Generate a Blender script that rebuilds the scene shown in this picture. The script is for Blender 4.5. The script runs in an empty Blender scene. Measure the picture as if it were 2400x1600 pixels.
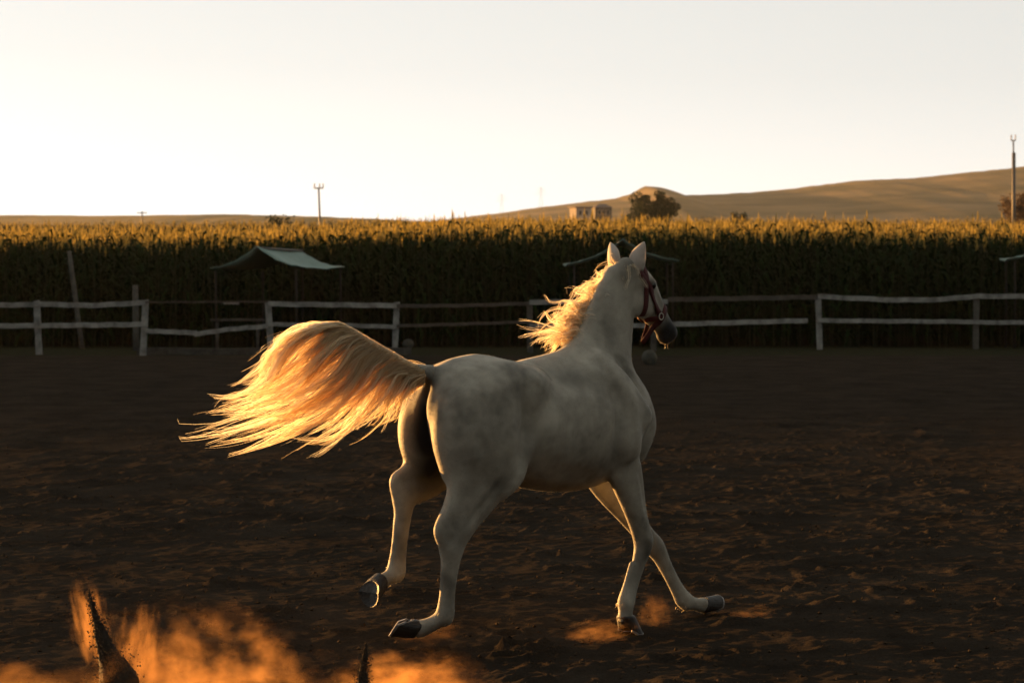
import bpy, bmesh, math, random
import numpy as np
from mathutils import Vector, Matrix
from mathutils.bvhtree import BVHTree

random.seed(7)
RNG = np.random.default_rng(7)
rad = math.radians
scene = bpy.context.scene
COL = scene.collection

# ------------------------------------------------------------------ camera
F_PX = 6000.0            # focal length in pixels of the 2400 px wide photograph
Y_HOR = 624.0            # row of the level horizon
CAM_H = 1.93
PITCH = math.atan((800 - Y_HOR) / F_PX)
cam_d = bpy.data.cameras.new('camera')
cam_d.sensor_width = 36.0
cam_d.lens = F_PX / 2400 * 36.0
cam_d.clip_start = 0.1
cam_d.clip_end = 20000
cam_d.dof.use_dof = True
cam_d.dof.focus_distance = 13.0
cam_d.dof.aperture_fstop = 7.0
cam = bpy.data.objects.new('camera', cam_d)
COL.objects.link(cam)
cam.location = (0, 0, CAM_H)
cam.rotation_euler = (math.pi / 2 - PITCH, 0, 0)
scene.camera = cam

# ------------------------------------------------------------------ sky, sun, exposure
SUN_AZ = rad(50)         # to the left of the viewing direction
SUN_EL = rad(3.0)
SUN_STRENGTH = 4.0
SKY_STRENGTH = 0.093
EXPOSURE = 2.38
world = bpy.data.worlds.new('World')
scene.world = world
world.use_nodes = True
wn = world.node_tree
wn.nodes.clear()
sky = wn.nodes.new('ShaderNodeTexSky')
sky.sky_type = 'NISHITA'
sky.sun_disc = False
sky.sun_elevation = SUN_EL
sky.sun_rotation = -SUN_AZ
sky.altitude = 800
sky.air_density = 1.0
sky.dust_density = 0.5
sky.ozone_density = 1.0
hsv = wn.nodes.new('ShaderNodeHueSaturation')
hsv.inputs['Saturation'].default_value = 0.0
tint = wn.nodes.new('ShaderNodeMix')
tint.data_type = 'RGBA'
tint.blend_type = 'MULTIPLY'
tint.inputs[0].default_value = 1.0
tint.inputs[7].default_value = (0.965, 0.99, 0.955, 1)
bg = wn.nodes.new('ShaderNodeBackground')
bg.inputs['Strength'].default_value = SKY_STRENGTH
wo = wn.nodes.new('ShaderNodeOutputWorld')
gam = wn.nodes.new('ShaderNodeGamma')      # thin even veil of high haze: evens out the dome
gam.inputs['Gamma'].default_value = 0.5
wn.links.new(sky.outputs[0], gam.inputs['Color'])
wn.links.new(gam.outputs[0], hsv.inputs['Color'])
wn.links.new(hsv.outputs[0], tint.inputs[6])
wn.links.new(tint.outputs[2], bg.inputs[0])
wn.links.new(bg.outputs[0], wo.inputs[0])

sun_d = bpy.data.lights.new('sun', 'SUN')
sun_d.energy = SUN_STRENGTH
sun_d.angle = rad(0.6)
sun_d.color = (1.0, 0.49, 0.135)
sun = bpy.data.objects.new('sun', sun_d)
COL.objects.link(sun)
S_DIR = Vector((-math.sin(SUN_AZ) * math.cos(SUN_EL), math.cos(SUN_AZ) * math.cos(SUN_EL), math.sin(SUN_EL)))
sun.rotation_euler = S_DIR.to_track_quat('Z', 'Y').to_euler()
sun.location = S_DIR * 60

vs = scene.view_settings
vs.view_transform = 'Standard'
vs.look = 'None'
vs.gamma = 1.0
vs.use_curve_mapping = False
vs.exposure = EXPOSURE
scene.cycles.volume_step_rate = 1.0
scene.cycles.volume_max_steps = 256
scene.cycles.volume_bounces = 1
scene.cycles.max_bounces = 14
scene.cycles.diffuse_bounces = 9
scene.cycles.transmission_bounces = 9
scene.cycles.use_denoising = True

# ------------------------------------------------------------------ helpers
def tag(o, label=None, cat=None, group=None, kind=None):
    if label: o['label'] = label
    if cat: o['category'] = cat
    if group: o['group'] = group
    if kind: o['kind'] = kind
    return o

def link(name, me, mat=None, parent=None, loc=(0, 0, 0), rot=(0, 0, 0)):
    o = bpy.data.objects.new(name, me)
    COL.objects.link(o)
    if mat is not None and me is not None:
        me.materials.append(mat)
    o.location = loc
    o.rotation_euler = rot
    if parent is not None:
        o.parent = parent
    return o

def empty(name, loc=(0, 0, 0), rz=0.0):
    o = bpy.data.objects.new(name, None)
    o.empty_display_size = 0.2
    COL.objects.link(o)
    o.location = loc
    o.rotation_euler = (0, 0, rz)
    return o

def mesh_np(name, V, Fq, smooth=True, tri=False):
    """fast mesh from numpy arrays: V (n,3), Fq (m,3 or 4)"""
    V = np.asarray(V, dtype=np.float32)
    Fq = np.asarray(Fq, dtype=np.int32)
    me = bpy.data.meshes.new(name)
    n, m, k = len(V), len(Fq), Fq.shape[1]
    me.vertices.add(n)
    me.vertices.foreach_set('co', V.ravel())
    me.loops.add(m * k)
    me.loops.foreach_set('vertex_index', Fq.ravel())
    me.polygons.add(m)
    me.polygons.foreach_set('loop_start', np.arange(0, m * k, k, dtype=np.int32))
    me.polygons.foreach_set('use_smooth', np.full(m, smooth, dtype=bool))
    me.update(calc_edges=True)
    me.validate()
    return me

def bm_mesh(name, bm, smooth=False):
    me = bpy.data.meshes.new(name)
    bmesh.ops.recalc_face_normals(bm, faces=bm.faces)
    bm.to_mesh(me)
    bm.free()
    if smooth:
        for p in me.polygons: p.use_smooth = True
    return me

def tube_mesh(name, pts, radii, n=8, smooth=True, flat=None, jitter=0.0):
    """tapered tube along a polyline; flat=(sx,sy) scales the section"""
    bm = bmesh.new()
    rings = []
    P = [Vector(p) for p in pts]
    for i, p in enumerate(P):
        d = (P[min(i + 1, len(P) - 1)] - P[max(i - 1, 0)]).normalized()
        ref = Vector((0, 0, 1)) if abs(d.z) < 0.9 else Vector((0, 1, 0))
        u = d.cross(ref).normalized()
        v = u.cross(d).normalized()
        r = radii[i] if hasattr(radii, '__len__') else radii
        fx, fy = flat if flat else (1, 1)
        ring = []
        for k in range(n):
            a = 2 * math.pi * (k + 0.5) / n
            jj = 1 + random.uniform(-jitter, jitter)
            ring.append(bm.verts.new(p + u * (math.cos(a) * r * fx * jj) + v * (math.sin(a) * r * fy * jj)))
        rings.append(ring)
    for i in range(len(rings) - 1):
        for k in range(n):
            bm.faces.new((rings[i][k], rings[i][(k + 1) % n], rings[i + 1][(k + 1) % n], rings[i + 1][k]))
    bm.faces.new(rings[0][::-1])
    bm.faces.new(rings[-1])
    return bm_mesh(name, bm, smooth)

# value noise in numpy
def _hash(ix, iy, seed):
    h = (ix.astype(np.int64) * 374761393 + iy.astype(np.int64) * 668265263 + seed * 1442695041) & 0xffffffff
    h = ((h ^ (h >> 13)) * 1274126177) & 0xffffffff
    return ((h ^ (h >> 16)) & 0xffff) / 65535.0

def vnoise(x, y, seed=0):
    ix, iy = np.floor(x), np.floor(y)
    fx, fy = x - ix, y - iy
    fx = fx * fx * fx * (fx * (fx * 6 - 15) + 10)
    fy = fy * fy * fy * (fy * (fy * 6 - 15) + 10)
    a = _hash(ix, iy, seed); b = _hash(ix + 1, iy, seed)
    c = _hash(ix, iy + 1, seed); d = _hash(ix + 1, iy + 1, seed)
    return (a * (1 - fx) + b * fx) * (1 - fy) + (c * (1 - fx) + d * fx) * fy

def fbm(x, y, seed=0, oct=4, gain=0.5):
    s = 0; amp = 1; tot = 0
    for i in range(oct):
        s = s + amp * vnoise(x * 2 ** i + 17.3 * i, y * 2 ** i - 9.1 * i, seed + i)
        tot += amp; amp *= gain
    return s / tot

def smooth01(t):
    t = np.clip(t, 0, 1)
    return t * t * (3 - 2 * t)

# ------------------------------------------------------------------ pixels to places
def ray(px, py):
    x = (px - 1200) / F_PX; y = (800 - py) / F_PX
    c, s = math.cos(PITCH), math.sin(PITCH)
    return np.array([x, c + y * s, -s + y * c])

def at(px, py, dist):
    """point seen at a pixel, at a given distance along the ground (world y)"""
    d = ray(px, py)
    t = dist / d[1]
    return Vector((d[0] * t, dist, CAM_H + d[2] * t))

# ------------------------------------------------------------------ materials
MATS = {}
def new_mat(name):
    m = bpy.data.materials.new(name)
    m.use_nodes = True
    nt = m.node_tree
    b = nt.nodes['Principled BSDF']
    return m, nt, b

def simple_mat(name, c1, c2=None, scale=8.0, rough=0.8, bump=0.0, bscale=None, spec=0.3, translucent=0.0, stretch=(1, 1, 1), detail=5):
    m, nt, b = new_mat(name)
    b.inputs['Roughness'].default_value = rough
    b.inputs['Specular IOR Level'].default_value = spec
    tc = nt.nodes.new('ShaderNodeTexCoord')
    mp = nt.nodes.new('ShaderNodeMapping')
    mp.inputs['Scale'].default_value = stretch
    nt.links.new(tc.outputs['Object'], mp.inputs[0])
    nz = nt.nodes.new('ShaderNodeTexNoise')
    nz.inputs['Scale'].default_value = scale
    nz.inputs['Detail'].default_value = detail
    nz.inputs['Roughness'].default_value = 0.6
    nt.links.new(mp.outputs[0], nz.inputs['Vector'])
    rp = nt.nodes.new('ShaderNodeValToRGB')
    rp.color_ramp.elements[0].position = 0.3
    rp.color_ramp.elements[1].position = 0.72
    rp.color_ramp.elements[0].color = (*c1, 1)
    rp.color_ramp.elements[1].color = (*(c2 or c1), 1)
    nt.links.new(nz.outputs['Fac'], rp.inputs[0])
    nt.links.new(rp.outputs[0], b.inputs['Base Color'])
    if bump:
        n2 = nt.nodes.new('ShaderNodeTexNoise')
        n2.inputs['Scale'].default_value = bscale or scale * 3
        n2.inputs['Detail'].default_value = 6
        nt.links.new(mp.outputs[0], n2.inputs['Vector'])
        bp = nt.nodes.new('ShaderNodeBump')
        bp.inputs['Strength'].default_value = bump
        bp.inputs['Distance'].default_value = 0.02
        nt.links.new(n2.outputs['Fac'], bp.inputs['Height'])
        nt.links.new(bp.outputs[0], b.inputs['Normal'])
    if translucent:
        tr = nt.nodes.new('ShaderNodeBsdfTranslucent')
        nt.links.new(rp.outputs[0], tr.inputs[0])
        mx = nt.nodes.new('ShaderNodeMixShader')
        mx.inputs[0].default_value = translucent
        out = nt.nodes['Material Output']
        nt.links.new(b.outputs[0], mx.inputs[1])
        nt.links.new(tr.outputs[0], mx.inputs[2])
        nt.links.new(mx.outputs[0], out.inputs[0])
    return m

M_SOIL = simple_mat('arena_soil', (0.045, 0.032, 0.022), (0.085, 0.060, 0.040), 2.2, 0.95, 0.9, 60, 0.1)
M_VERGE = simple_mat('dark_verge', (0.018, 0.017, 0.010), (0.04, 0.035, 0.02), 5, 0.95, 0.8, 40, 0.1)
M_FIELD = simple_mat('dry_field', (0.20, 0.13, 0.05), (0.30, 0.20, 0.08), 0.05, 0.95, 0.0, spec=0.05)
M_HILL = simple_mat('dry_hill', (0.05, 0.052, 0.026), (0.23, 0.155, 0.08), 0.016, 0.95, 0.0, spec=0.05, stretch=(1, 1, 2.5), detail=8)
M_WOOD = simple_mat('weathered_white_paint', (0.07, 0.068, 0.06), (0.24, 0.235, 0.21), 5, 0.75, 0.3, 60, 0.2, stretch=(1, 1, 1))
M_WOOD2 = simple_mat('bare_grey_wood', (0.025, 0.022, 0.018), (0.07, 0.063, 0.05), 7, 0.85, 0.3, 60, 0.2)
M_STAKE = simple_mat('old_stake_wood', (0.04, 0.037, 0.03), (0.085, 0.078, 0.062), 9, 0.85, 0.3, 60, 0.2)
M_TARP = simple_mat('green_tarpaulin', (0.11, 0.165, 0.135), (0.17, 0.24, 0.20), 3, 0.6, 0.25, 12, 0.3)
M_DARKWOOD = simple_mat('dark_pole_wood', (0.008, 0.007, 0.005), (0.016, 0.014, 0.01), 6, 0.9)
M_MAST = simple_mat('brown_steel', (0.06, 0.05, 0.04), (0.11, 0.09, 0.07), 6, 0.6, spec=0.4)
M_PRONG = simple_mat('light_steel', (0.3, 0.22, 0.15), (0.4, 0.3, 0.2), 6, 0.5, spec=0.4)
M_STONE = simple_mat('pale_stone', (0.03, 0.028, 0.02), (0.06, 0.057, 0.043), 9, 0.9, 0.6, 25)
M_PLASTER = simple_mat('pale_plaster', (0.22, 0.18, 0.14), (0.34, 0.28, 0.22), 2, 0.9)
M_BLOCK = simple_mat('grey_block', (0.06, 0.05, 0.04), (0.11, 0.09, 0.07), 2, 0.9)
M_ROOF = simple_mat('dull_roof', (0.10, 0.08, 0.07), (0.16, 0.12, 0.10), 3, 0.9)
M_DARK = simple_mat('dark_opening', (0.01, 0.01, 0.01), (0.02, 0.02, 0.02), 3, 0.6)
M_LEAF = simple_mat('tree_leaf', (0.010, 0.018, 0.005), (0.022, 0.034, 0.010), 0.8, 0.9, translucent=0.08)
M_BARK = simple_mat('bark', (0.07, 0.05, 0.035), (0.12, 0.09, 0.06), 6, 0.9, 0.5, 20)

# ------------------------------------------------------------------ ground: one sheet to the horizon
GX, GY = 0.59, 0.81      # direction in which the harrow ridges run
def rise(x, y):
    """field behind the arena climbs gently, then levels"""
    sl = 0.0200 + 0.0012 * np.sin(x * 0.012 + 1.0)
    t = np.maximum(y - 62.0, 0.0)
    far = np.minimum(t, 900.0)
    return sl * (far - 14 * (1 - np.exp(-far / 14.0)))

def ground_z(x, y, detail=True):
    x = np.asarray(x, float); y = np.asarray(y, float)
    z = rise(x, y)
    if detail:
        u = x * GX + y * GY
        v = -x * GY + y * GX
        w = fbm(x * 0.9, y * 0.9, 50, 3) - 0.5
        v2 = v + 0.8 * w
        u2 = u + 0.3 * w
        r = 1 - np.abs(2 * fbm(u2 * 1.5, v2 * 3.8, 3, 4) - 1)          # long ridges
        big = fbm(x * 0.8, y * 0.8, 11, 3) - 0.5
        mid = 1 - np.abs(2 * fbm(u2 * 4.5, v2 * 8.0, 23, 3) - 1)
        clod = fbm(x * 14, y * 14, 31, 3)
        clod = np.maximum(clod - 0.52, 0) * 2
        clod2 = np.maximum(fbm(x * 30, y * 30, 41, 2) - 0.55, 0) * 2
        patch = smooth01((fbm(x * 0.5, y * 0.35, 61, 3) - 0.42) * 5)
        r = r * (0.55 + 0.45 * patch)
        h = 0.042 * (r ** 5 - 0.3) + 0.05 * big + 0.014 * (mid ** 5 - 0.3) + 0.014 * clod + 0.026 * clod2 * (0.25 + 0.75 * patch)
        h = h * 0.60
        fade = 1 - smooth01((y - 46) / 12)
        fade = fade * (1 - smooth01((np.abs(x) - 40) / 20)) * smooth01((y + 30) / 10)
        z = z + h * fade
    return z

def axis(segs):
    out = [segs[0][0]]
    for a, b, s0, s1 in segs:
        p = a
        while p < b - 1e-6:
            t = (p - a) / (b - a)
            p += s0 * (s1 / s0) ** t
            out.append(min(p, b))
    return np.array(out)

xr = axis([(0, 4.2, 0.024, 0.024), (4.2, 9, 0.03, 0.12), (9, 60, 0.2, 4), (60, 2500, 5, 500)])
xs = np.concatenate([-xr[::-1][:-1], xr])
ys = axis([(-400, 0, 150, 3), (0, 10.5, 2.5, 0.05), (10.5, 17, 0.022, 0.026), (17, 33, 0.028, 0.06), (33, 62, 0.1, 0.5), (62, 400, 1, 12), (400, 3000, 14, 300)])
X, Y = np.meshgrid(xs, ys)
Z = ground_z(X, Y)
# hoofprints: a pressed oval with a raised rim, scattered and in a few tracks
prng = np.random.default_rng(5)
prints = [(prng.uniform(-4, 4), prng.uniform(11, 30), prng.uniform(0, 3.14), prng.uniform(.7, 1.15)) for _ in range(420)]
for k in range(26):
    s_ = -0.75 * k * 0.45
    prints.append((0.1 + s_ * .707 + prng.normal() * .06 + .1 * (k % 2), 13.0 + s_ * .707 + prng.normal() * .06 - .1 * (k % 2), .8, 1.1))
for hx, hy, ha, hs in prints:
    i0, i1 = np.searchsorted(xs, [hx - .3, hx + .3]); j0, j1 = np.searchsorted(ys, [hy - .3, hy + .3])
    if i1 - i0 < 3 or j1 - j0 < 3: continue
    dx_ = X[j0:j1, i0:i1] - hx; dy_ = Y[j0:j1, i0:i1] - hy
    a_ = (dx_ * math.cos(ha) + dy_ * math.sin(ha)) / (.085 * hs); b__ = (-dx_ * math.sin(ha) + dy_ * math.cos(ha)) / (.065 * hs)
    q_ = np.sqrt(a_ * a_ + b__ * b__)
    rag = 0.6 + 0.8 * vnoise(X[j0:j1, i0:i1] * 22, Y[j0:j1, i0:i1] * 22, 91)
    Z[j0:j1, i0:i1] += hs * (-0.035 * np.exp(-(q_ / .8) ** 4) + 0.022 * rag * np.exp(-((q_ - 1.25) / .3) ** 2))
nx, ny = len(xs), len(ys)
idx = np.arange(nx * ny).reshape(ny, nx)
quads = np.stack([idx[:-1, :-1], idx[:-1, 1:], idx[1:, 1:], idx[1:, :-1]], -1).reshape(-1, 4)
gm = mesh_np('ground', np.stack([X, Y, Z], -1).reshape(-1, 3), quads)
# ground material: arena soil, dark verge behind the fence, dry field beyond
m, nt, b = new_mat('ground_soil')
b.inputs['Roughness'].default_value = 0.95
b.inputs['Specular IOR Level'].default_value = 0.0
geo = nt.nodes.new('ShaderNodeNewGeometry')
sep = nt.nodes.new('ShaderNodeSeparateXYZ')
nt.links.new(geo.outputs['Position'], sep.inputs[0])
def noise(nt, scale, detail, vec):
    n = nt.nodes.new('ShaderNodeTexNoise')
    n.inputs['Scale'].default_value = scale
    n.inputs['Detail'].default_value = detail
    n.inputs['Roughness'].default_value = 0.65
    nt.links.new(vec, n.inputs['Vector'])
    return n.outputs['Fac']
def ramp(nt, fac, stops):
    r = nt.nodes.new('ShaderNodeValToRGB')
    e = r.color_ramp.elements
    e[0].position, e[0].color = stops[0][0], (*stops[0][1], 1)
    e[1].position, e[1].color = stops[-1][0], (*stops[-1][1], 1)
    for p, c in stops[1:-1]:
        k = e.new(p); k.color = (*c, 1)
    nt.links.new(fac, r.inputs[0])
    return r.outputs[0]
def mixc(nt, fac, a, b_, mode='MIX'):
    k = nt.nodes.new('ShaderNodeMix'); k.data_type = 'RGBA'; k.blend_type = mode
    for s, v in ((0, fac), (6, a), (7, b_)):
        if hasattr(v, 'is_linked'): nt.links.new(v, k.inputs[s])
        else: k.inputs[s].default_value = v if s == 0 else (*v, 1)
    return k.outputs[2]
def maprange(nt, v, a, b_, c=0.0, d=1.0):
    k = nt.nodes.new('ShaderNodeMapRange')
    nt.links.new(v, k.inputs[0])
    k.inputs[1].default_value = a; k.inputs[2].default_value = b_
    k.inputs[3].default_value = c; k.inputs[4].default_value = d
    return k.outputs[0]
pos = geo.outputs['Position']
soil = ramp(nt, noise(nt, 1.3, 8, pos), [(0.3, (0.020, 0.0160, 0.0122)), (0.7, (0.042, 0.033, 0.0245))])
grain = noise(nt, 90, 4, pos)
soil = mixc(nt, 0.6, soil, ramp(nt, grain, [(0.35, (0.45, 0.45, 0.45)), (0.72, (1.5, 1.45, 1.4))]), 'MULTIPLY')
verge = ramp(nt, noise(nt, 4, 6, pos), [(0.3, (0.016, 0.016, 0.009)), (0.7, (0.036, 0.033, 0.018))])
field = ramp(nt, noise(nt, 0.03, 6, pos), [(0.3, (0.17, 0.11, 0.045)), (0.7, (0.28, 0.18, 0.075))])
c1 = mixc(nt, maprange(nt, sep.outputs['Y'], 55.2, 55.8), soil, verge)
c2 = mixc(nt, maprange(nt, sep.outputs['Y'], 120, 240), c1, field)
nt.links.new(c2, b.inputs['Base Color'])
bp = nt.nodes.new('ShaderNodeBump')
bp.inputs['Strength'].default_value = 0.7
bp.inputs['Distance'].default_value = 0.012
nt.links.new(noise(nt, 75, 6, pos), bp.inputs['Height'])
nt.links.new(bp.outputs[0], b.inputs['Normal'])
M_GROUND = m
ground = link('ground', gm, m)
tag(ground, kind='structure')

# loose crumbs of soil lying on the arena
def crumbs(n=16000):
    r = np.random.default_rng(12)
    y = 10.8 + 22 * r.random(n) ** 1.3
    x = (r.random(n) * .5 - .25) * y
    s = .003 + .013 * r.random(n) ** 4
    near_tracks = vnoise(x * 1.1, y * .9, 71)
    keep = r.random(n) < (.25 + near_tracks)
    x, y, s = x[keep], y[keep], s[keep]
    n = len(x)
    j = np.clip(np.searchsorted(ys, y), 1, ny - 1); i = np.clip(np.searchsorted(xs, x), 1, nx - 1)
    z = np.minimum(Z[j, i], Z[j - 1, i - 1]) + s * .35
    octa = np.array([(1, 0, 0), (-1, 0, 0), (0, 1, 0), (0, -1, 0), (0, 0, 1), (0, 0, -1)], float)
    V = octa[None] * s[:, None, None] * r.uniform(.6, 1.3, (n, 6, 1)) + r.normal(size=(n, 6, 3)) * s[:, None, None] * .22
    a = r.random(n) * 6.28
    ca, sa = np.cos(a)[:, None], np.sin(a)[:, None]
    V = np.stack([V[:, :, 0] * ca - V[:, :, 1] * sa + x[:, None], V[:, :, 0] * sa + V[:, :, 1] * ca + y[:, None], V[:, :, 2] * .8 + z[:, None]], -1).reshape(-1, 3)
    f = np.array([(0, 2, 4), (2, 1, 4), (1, 3, 4), (3, 0, 4), (2, 0, 5), (1, 2, 5), (3, 1, 5), (0, 3, 5)])
    Fc = (f[None] + (np.arange(n) * 6)[:, None, None]).reshape(-1, 3)
    o = link('soil_crumbs', mesh_np('soil_crumbs', V, Fc, False), simple_mat('soil_crumb', (.025, .018, .012), (.07, .05, .033), 3, .95, spec=0.0))
    tag(o, 'loose crumbs of dark soil strewn over the arena ground', 'soil', kind='stuff')
crumbs()

# ------------------------------------------------------------------ hills
def hill(name, skyline, dist, depth, foot_drop, seed, mat, nxs=260, nys=70, relief=0.12):
    """skyline: list of photo pixels; the ridge stands at `dist`, slopes down towards the camera over `depth`"""
    px = np.linspace(skyline[0][0], skyline[-1][0], nxs)
    sky_y = np.interp(px, [p[0] for p in skyline], [p[1] for p in skyline])
    ridge = CAM_H + (Y_HOR - sky_y) / F_PX * dist
    ridge = ridge + (fbm(px * 0.05, px * 0 + seed, seed, 4) - 0.5) * 0.0004 * dist
    xw = (px - 1200) / F_PX * dist
    tt = np.concatenate([np.linspace(0, 1, nys), [1.06, 1.2, 1.5]])
    Xg, T = np.meshgrid(xw, tt)
    R = np.broadcast_to(ridge, Xg.shape)
    base = rise(Xg, np.full_like(Xg, dist - depth)) - foot_drop
    prof = np.where(T <= 1, smooth01(T) * 0.45 + T * 0.55, 1 - (T - 1) * 1.3)
    H = base + (R - base) * prof
    gully = fbm(Xg / dist * 26 + T * 1.5, T * 3.2 + seed, seed + 5, 5) - 0.5
    g2 = 1 - np.abs(2 * fbm(Xg / dist * 40 + T * 2.5, T * 2.0, seed + 9, 4) - 1)
    amp = relief * (R - base) * np.sin(np.clip(T, 0, 1) * math.pi) ** 0.7
    H = H + amp * (gully * 1.6 + (g2 - 0.6) * 0.7)
    Yg = dist - depth + T * depth
    V = np.stack([Xg, Yg, H], -1).reshape(-1, 3)
    nyy = len(tt)
    I = np.arange(nxs * nyy).reshape(nyy, nxs)
    q = np.stack([I[:-1, :-1], I[:-1, 1:], I[1:, 1:], I[1:, :-1]], -1).reshape(-1, 4)
    o = link(name, mesh_np(name, V, q), mat)
    return tag(o, kind='structure')

hill('hill', [(1000, 522), (1100, 508), (1180, 499), (1270, 485), (1330, 478), (1400, 470), (1445, 465), (1475, 456), (1500, 442), (1513, 436), (1540, 439), (1556, 442), (1578, 451), (1596, 458),
              (1650, 457), (1750, 452), (1860, 442), (1930, 433), (2000, 424), (2060, 421), (2140, 418), (2200, 412), (2260, 405), (2330, 399), (2400, 391), (2600, 372), (3000, 350), (3600, 350)],
     1900, 700, 2, 3, M_HILL, relief=0.04)
hill('hill', [(-1500, 515), (-600, 508), (0, 505), (300, 506), (560, 503), (750, 508), (900, 514), (1050, 522), (1200, 545)], 1000, 560, 2, 9, M_FIELD, relief=0.02)

# ------------------------------------------------------------------ corn
def corn_plant(rng, lod):
    V, Fc, Mi = [], [], []
    def strip(P, W, mat):
        base = len(V)
        for p, w in zip(P, W):
            V.append(p - w); V.append(p + w)
        for i in range(len(P) - 1):
            Fc.append((base + 2 * i, base + 2 * i + 1, base + 2 * i + 3, base + 2 * i + 2)); Mi.append(mat)
    h = 2.6 * rng.uniform(0.93, 1.05)
    lean = np.array([rng.normal(0, .05), rng.normal(0, .05), 0])
    def sp(t): return np.array([0, 0, h * t]) + lean * t * t * h
    z0 = 0.0 if lod == 0 else 0.45
    ts = np.linspace(z0, 1, 4)
    for ang in (0, math.pi / 2):
        wv = np.array([math.cos(ang), math.sin(ang), 0])
        strip([sp(t) for t in ts], [wv * 0.014 * (1.15 - t * 0.7) for t in ts], 0)
    nl = 12 if lod == 0 else 7
    az = rng.uniform(0, 6.28)
    for i in range(nl):
        t = (0.12 + 0.84 * i / (nl - 1)) if lod == 0 else (0.6 + 0.36 * i / (nl - 1))
        az += math.pi + rng.normal(0, .4)
        L = rng.uniform(.55, .85) * (1 - 0.45 * max(t - .6, 0) / .4)
        up = rng.uniform(.6, 1.1)
        d = np.array([math.cos(az), math.sin(az), 0]); sd = np.array([-math.sin(az), math.cos(az), 0])
        P, Wd = [], []
        n = 4 if lod == 0 else 3
        for k in range(n + 1):
            s = k / n
            P.append(sp(t) + d * L * s * 0.8 + np.array([0, 0, L * (up * s - (up + .45) * s * s)]))
            Wd.append(sd * (0.054 * (s * 3 if s < .25 else .9) * (1 - s) ** .6 + .002) + np.array([0, 0, 0.01 * rng.normal()]))
        strip(P, Wd, 1)
    top = sp(1.0)
    for i in range(6 if lod == 0 else 5):
        a = rng.uniform(0, 6.28); tl = rng.uniform(.08, .17) if i else .21
        o = 0 if i == 0 else rng.uniform(.3, .8)
        d = np.array([math.cos(a) * o, math.sin(a) * o, 1.0]); d /= np.linalg.norm(d)
        sd = np.array([-math.sin(a), math.cos(a), 0])
        strip([top - d * .05, top + d * tl * .6, top + d * tl + np.array([0, 0, -.03 * o])], [sd * .006, sd * .013, sd * .003], 2)
    return np.array(V), np.array(Fc), np.array(Mi)

def corn_height(x, y):
    """the stand is a little shorter at its left end"""
    px = 1200 + F_PX * x / y
    return np.interp(px, [-4000, 0, 350, 700, 1100, 1500, 2000, 2400], [0.97, 0.985, 0.985, 1.0, 1.085, 1.07, 1.04, 1.03])

def scatter_corn():
    pts = []
    # front rows, every plant (they throw the shade over the arena)
    for r in range(9):
        yy = 61.2 + r * 0.7
        xx = np.arange(-62, 19, 0.21)
        n = len(xx)
        pts.append(np.stack([xx + RNG.normal(0, .05, n), yy + RNG.normal(0, .09, n), np.zeros(n)], -1))
    # deeper rows: mostly their tops show
    n = 15000
    yy = 67 + 210 * RNG.random(n) ** 1.7
    xx = (RNG.random(n) * 0.62 - 0.36) * yy
    pts.append(np.stack([xx, yy, np.ones(n)], -1))
    n = 9500
    yy = 67.3 + 20 * RNG.random(n)
    xx = -82 + 104 * RNG.random(n)
    pts.append(np.stack([xx, yy, np.ones(n)], -1))
    return np.concatenate(pts)

def build_corn():
    pts = scatter_corn()
    prot = {0: [corn_plant(RNG, 0) for _ in range(10)], 1: [corn_plant(RNG, 1) for _ in range(10)]}
    Vs, Fs, Ms = [], [], []
    off = 0
    which = RNG.integers(0, 10, len(pts))
    for lod in (0, 1):
        for k in range(10):
            sel = pts[(pts[:, 2] == lod) & (which == k)]
            if not len(sel): continue
            V, Fc, Mi = prot[lod][k]
            a = RNG.random(len(sel)) * 6.283
            s = RNG.normal(1, .045, len(sel)) * corn_height(sel[:, 0], sel[:, 1])
            ca, sa = np.cos(a)[:, None], np.sin(a)[:, None]
            x = (V[None, :, 0] * ca - V[None, :, 1] * sa) + sel[:, 0:1]
            y = (V[None, :, 0] * sa + V[None, :, 1] * ca) + sel[:, 1:2]
            z = V[None, :, 2] * s[:, None] + rise(sel[:, 0], sel[:, 1])[:, None] - 0.02
            Vs.append(np.stack([x, y, z], -1).reshape(-1, 3))
            nv = len(V)
            Fs.append((Fc[None] + (np.arange(len(sel)) * nv)[:, None, None] + off).reshape(-1, 4))
            Ms.append(np.tile(Mi, len(sel)))
            off += nv * len(sel)
    V = np.concatenate(Vs); Fq = np.concatenate(Fs); Mi = np.concatenate(Ms).astype(np.int32)
    me = mesh_np('cornfield', V, Fq, smooth=False)
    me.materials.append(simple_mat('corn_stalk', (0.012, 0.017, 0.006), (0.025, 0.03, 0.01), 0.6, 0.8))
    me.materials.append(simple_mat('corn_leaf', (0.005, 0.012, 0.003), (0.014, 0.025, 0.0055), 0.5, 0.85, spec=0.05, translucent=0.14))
    me.materials.append(simple_mat('corn_tassel', (0.22, 0.165, 0.035), (0.38, 0.26, 0.06), 0.8, 0.8, translucent=0.4))
    me.polygons.foreach_set('material_index', Mi)
    me.update()
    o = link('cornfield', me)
    tag(o, 'tall dark stand of corn with glowing orange tassels behind the paddock fence', 'cornfield', kind='stuff')
build_corn()

# ------------------------------------------------------------------ fence
def gz(x, y):
    return float(ground_z(np.array([x]), np.array([y]), True)[0])

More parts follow.
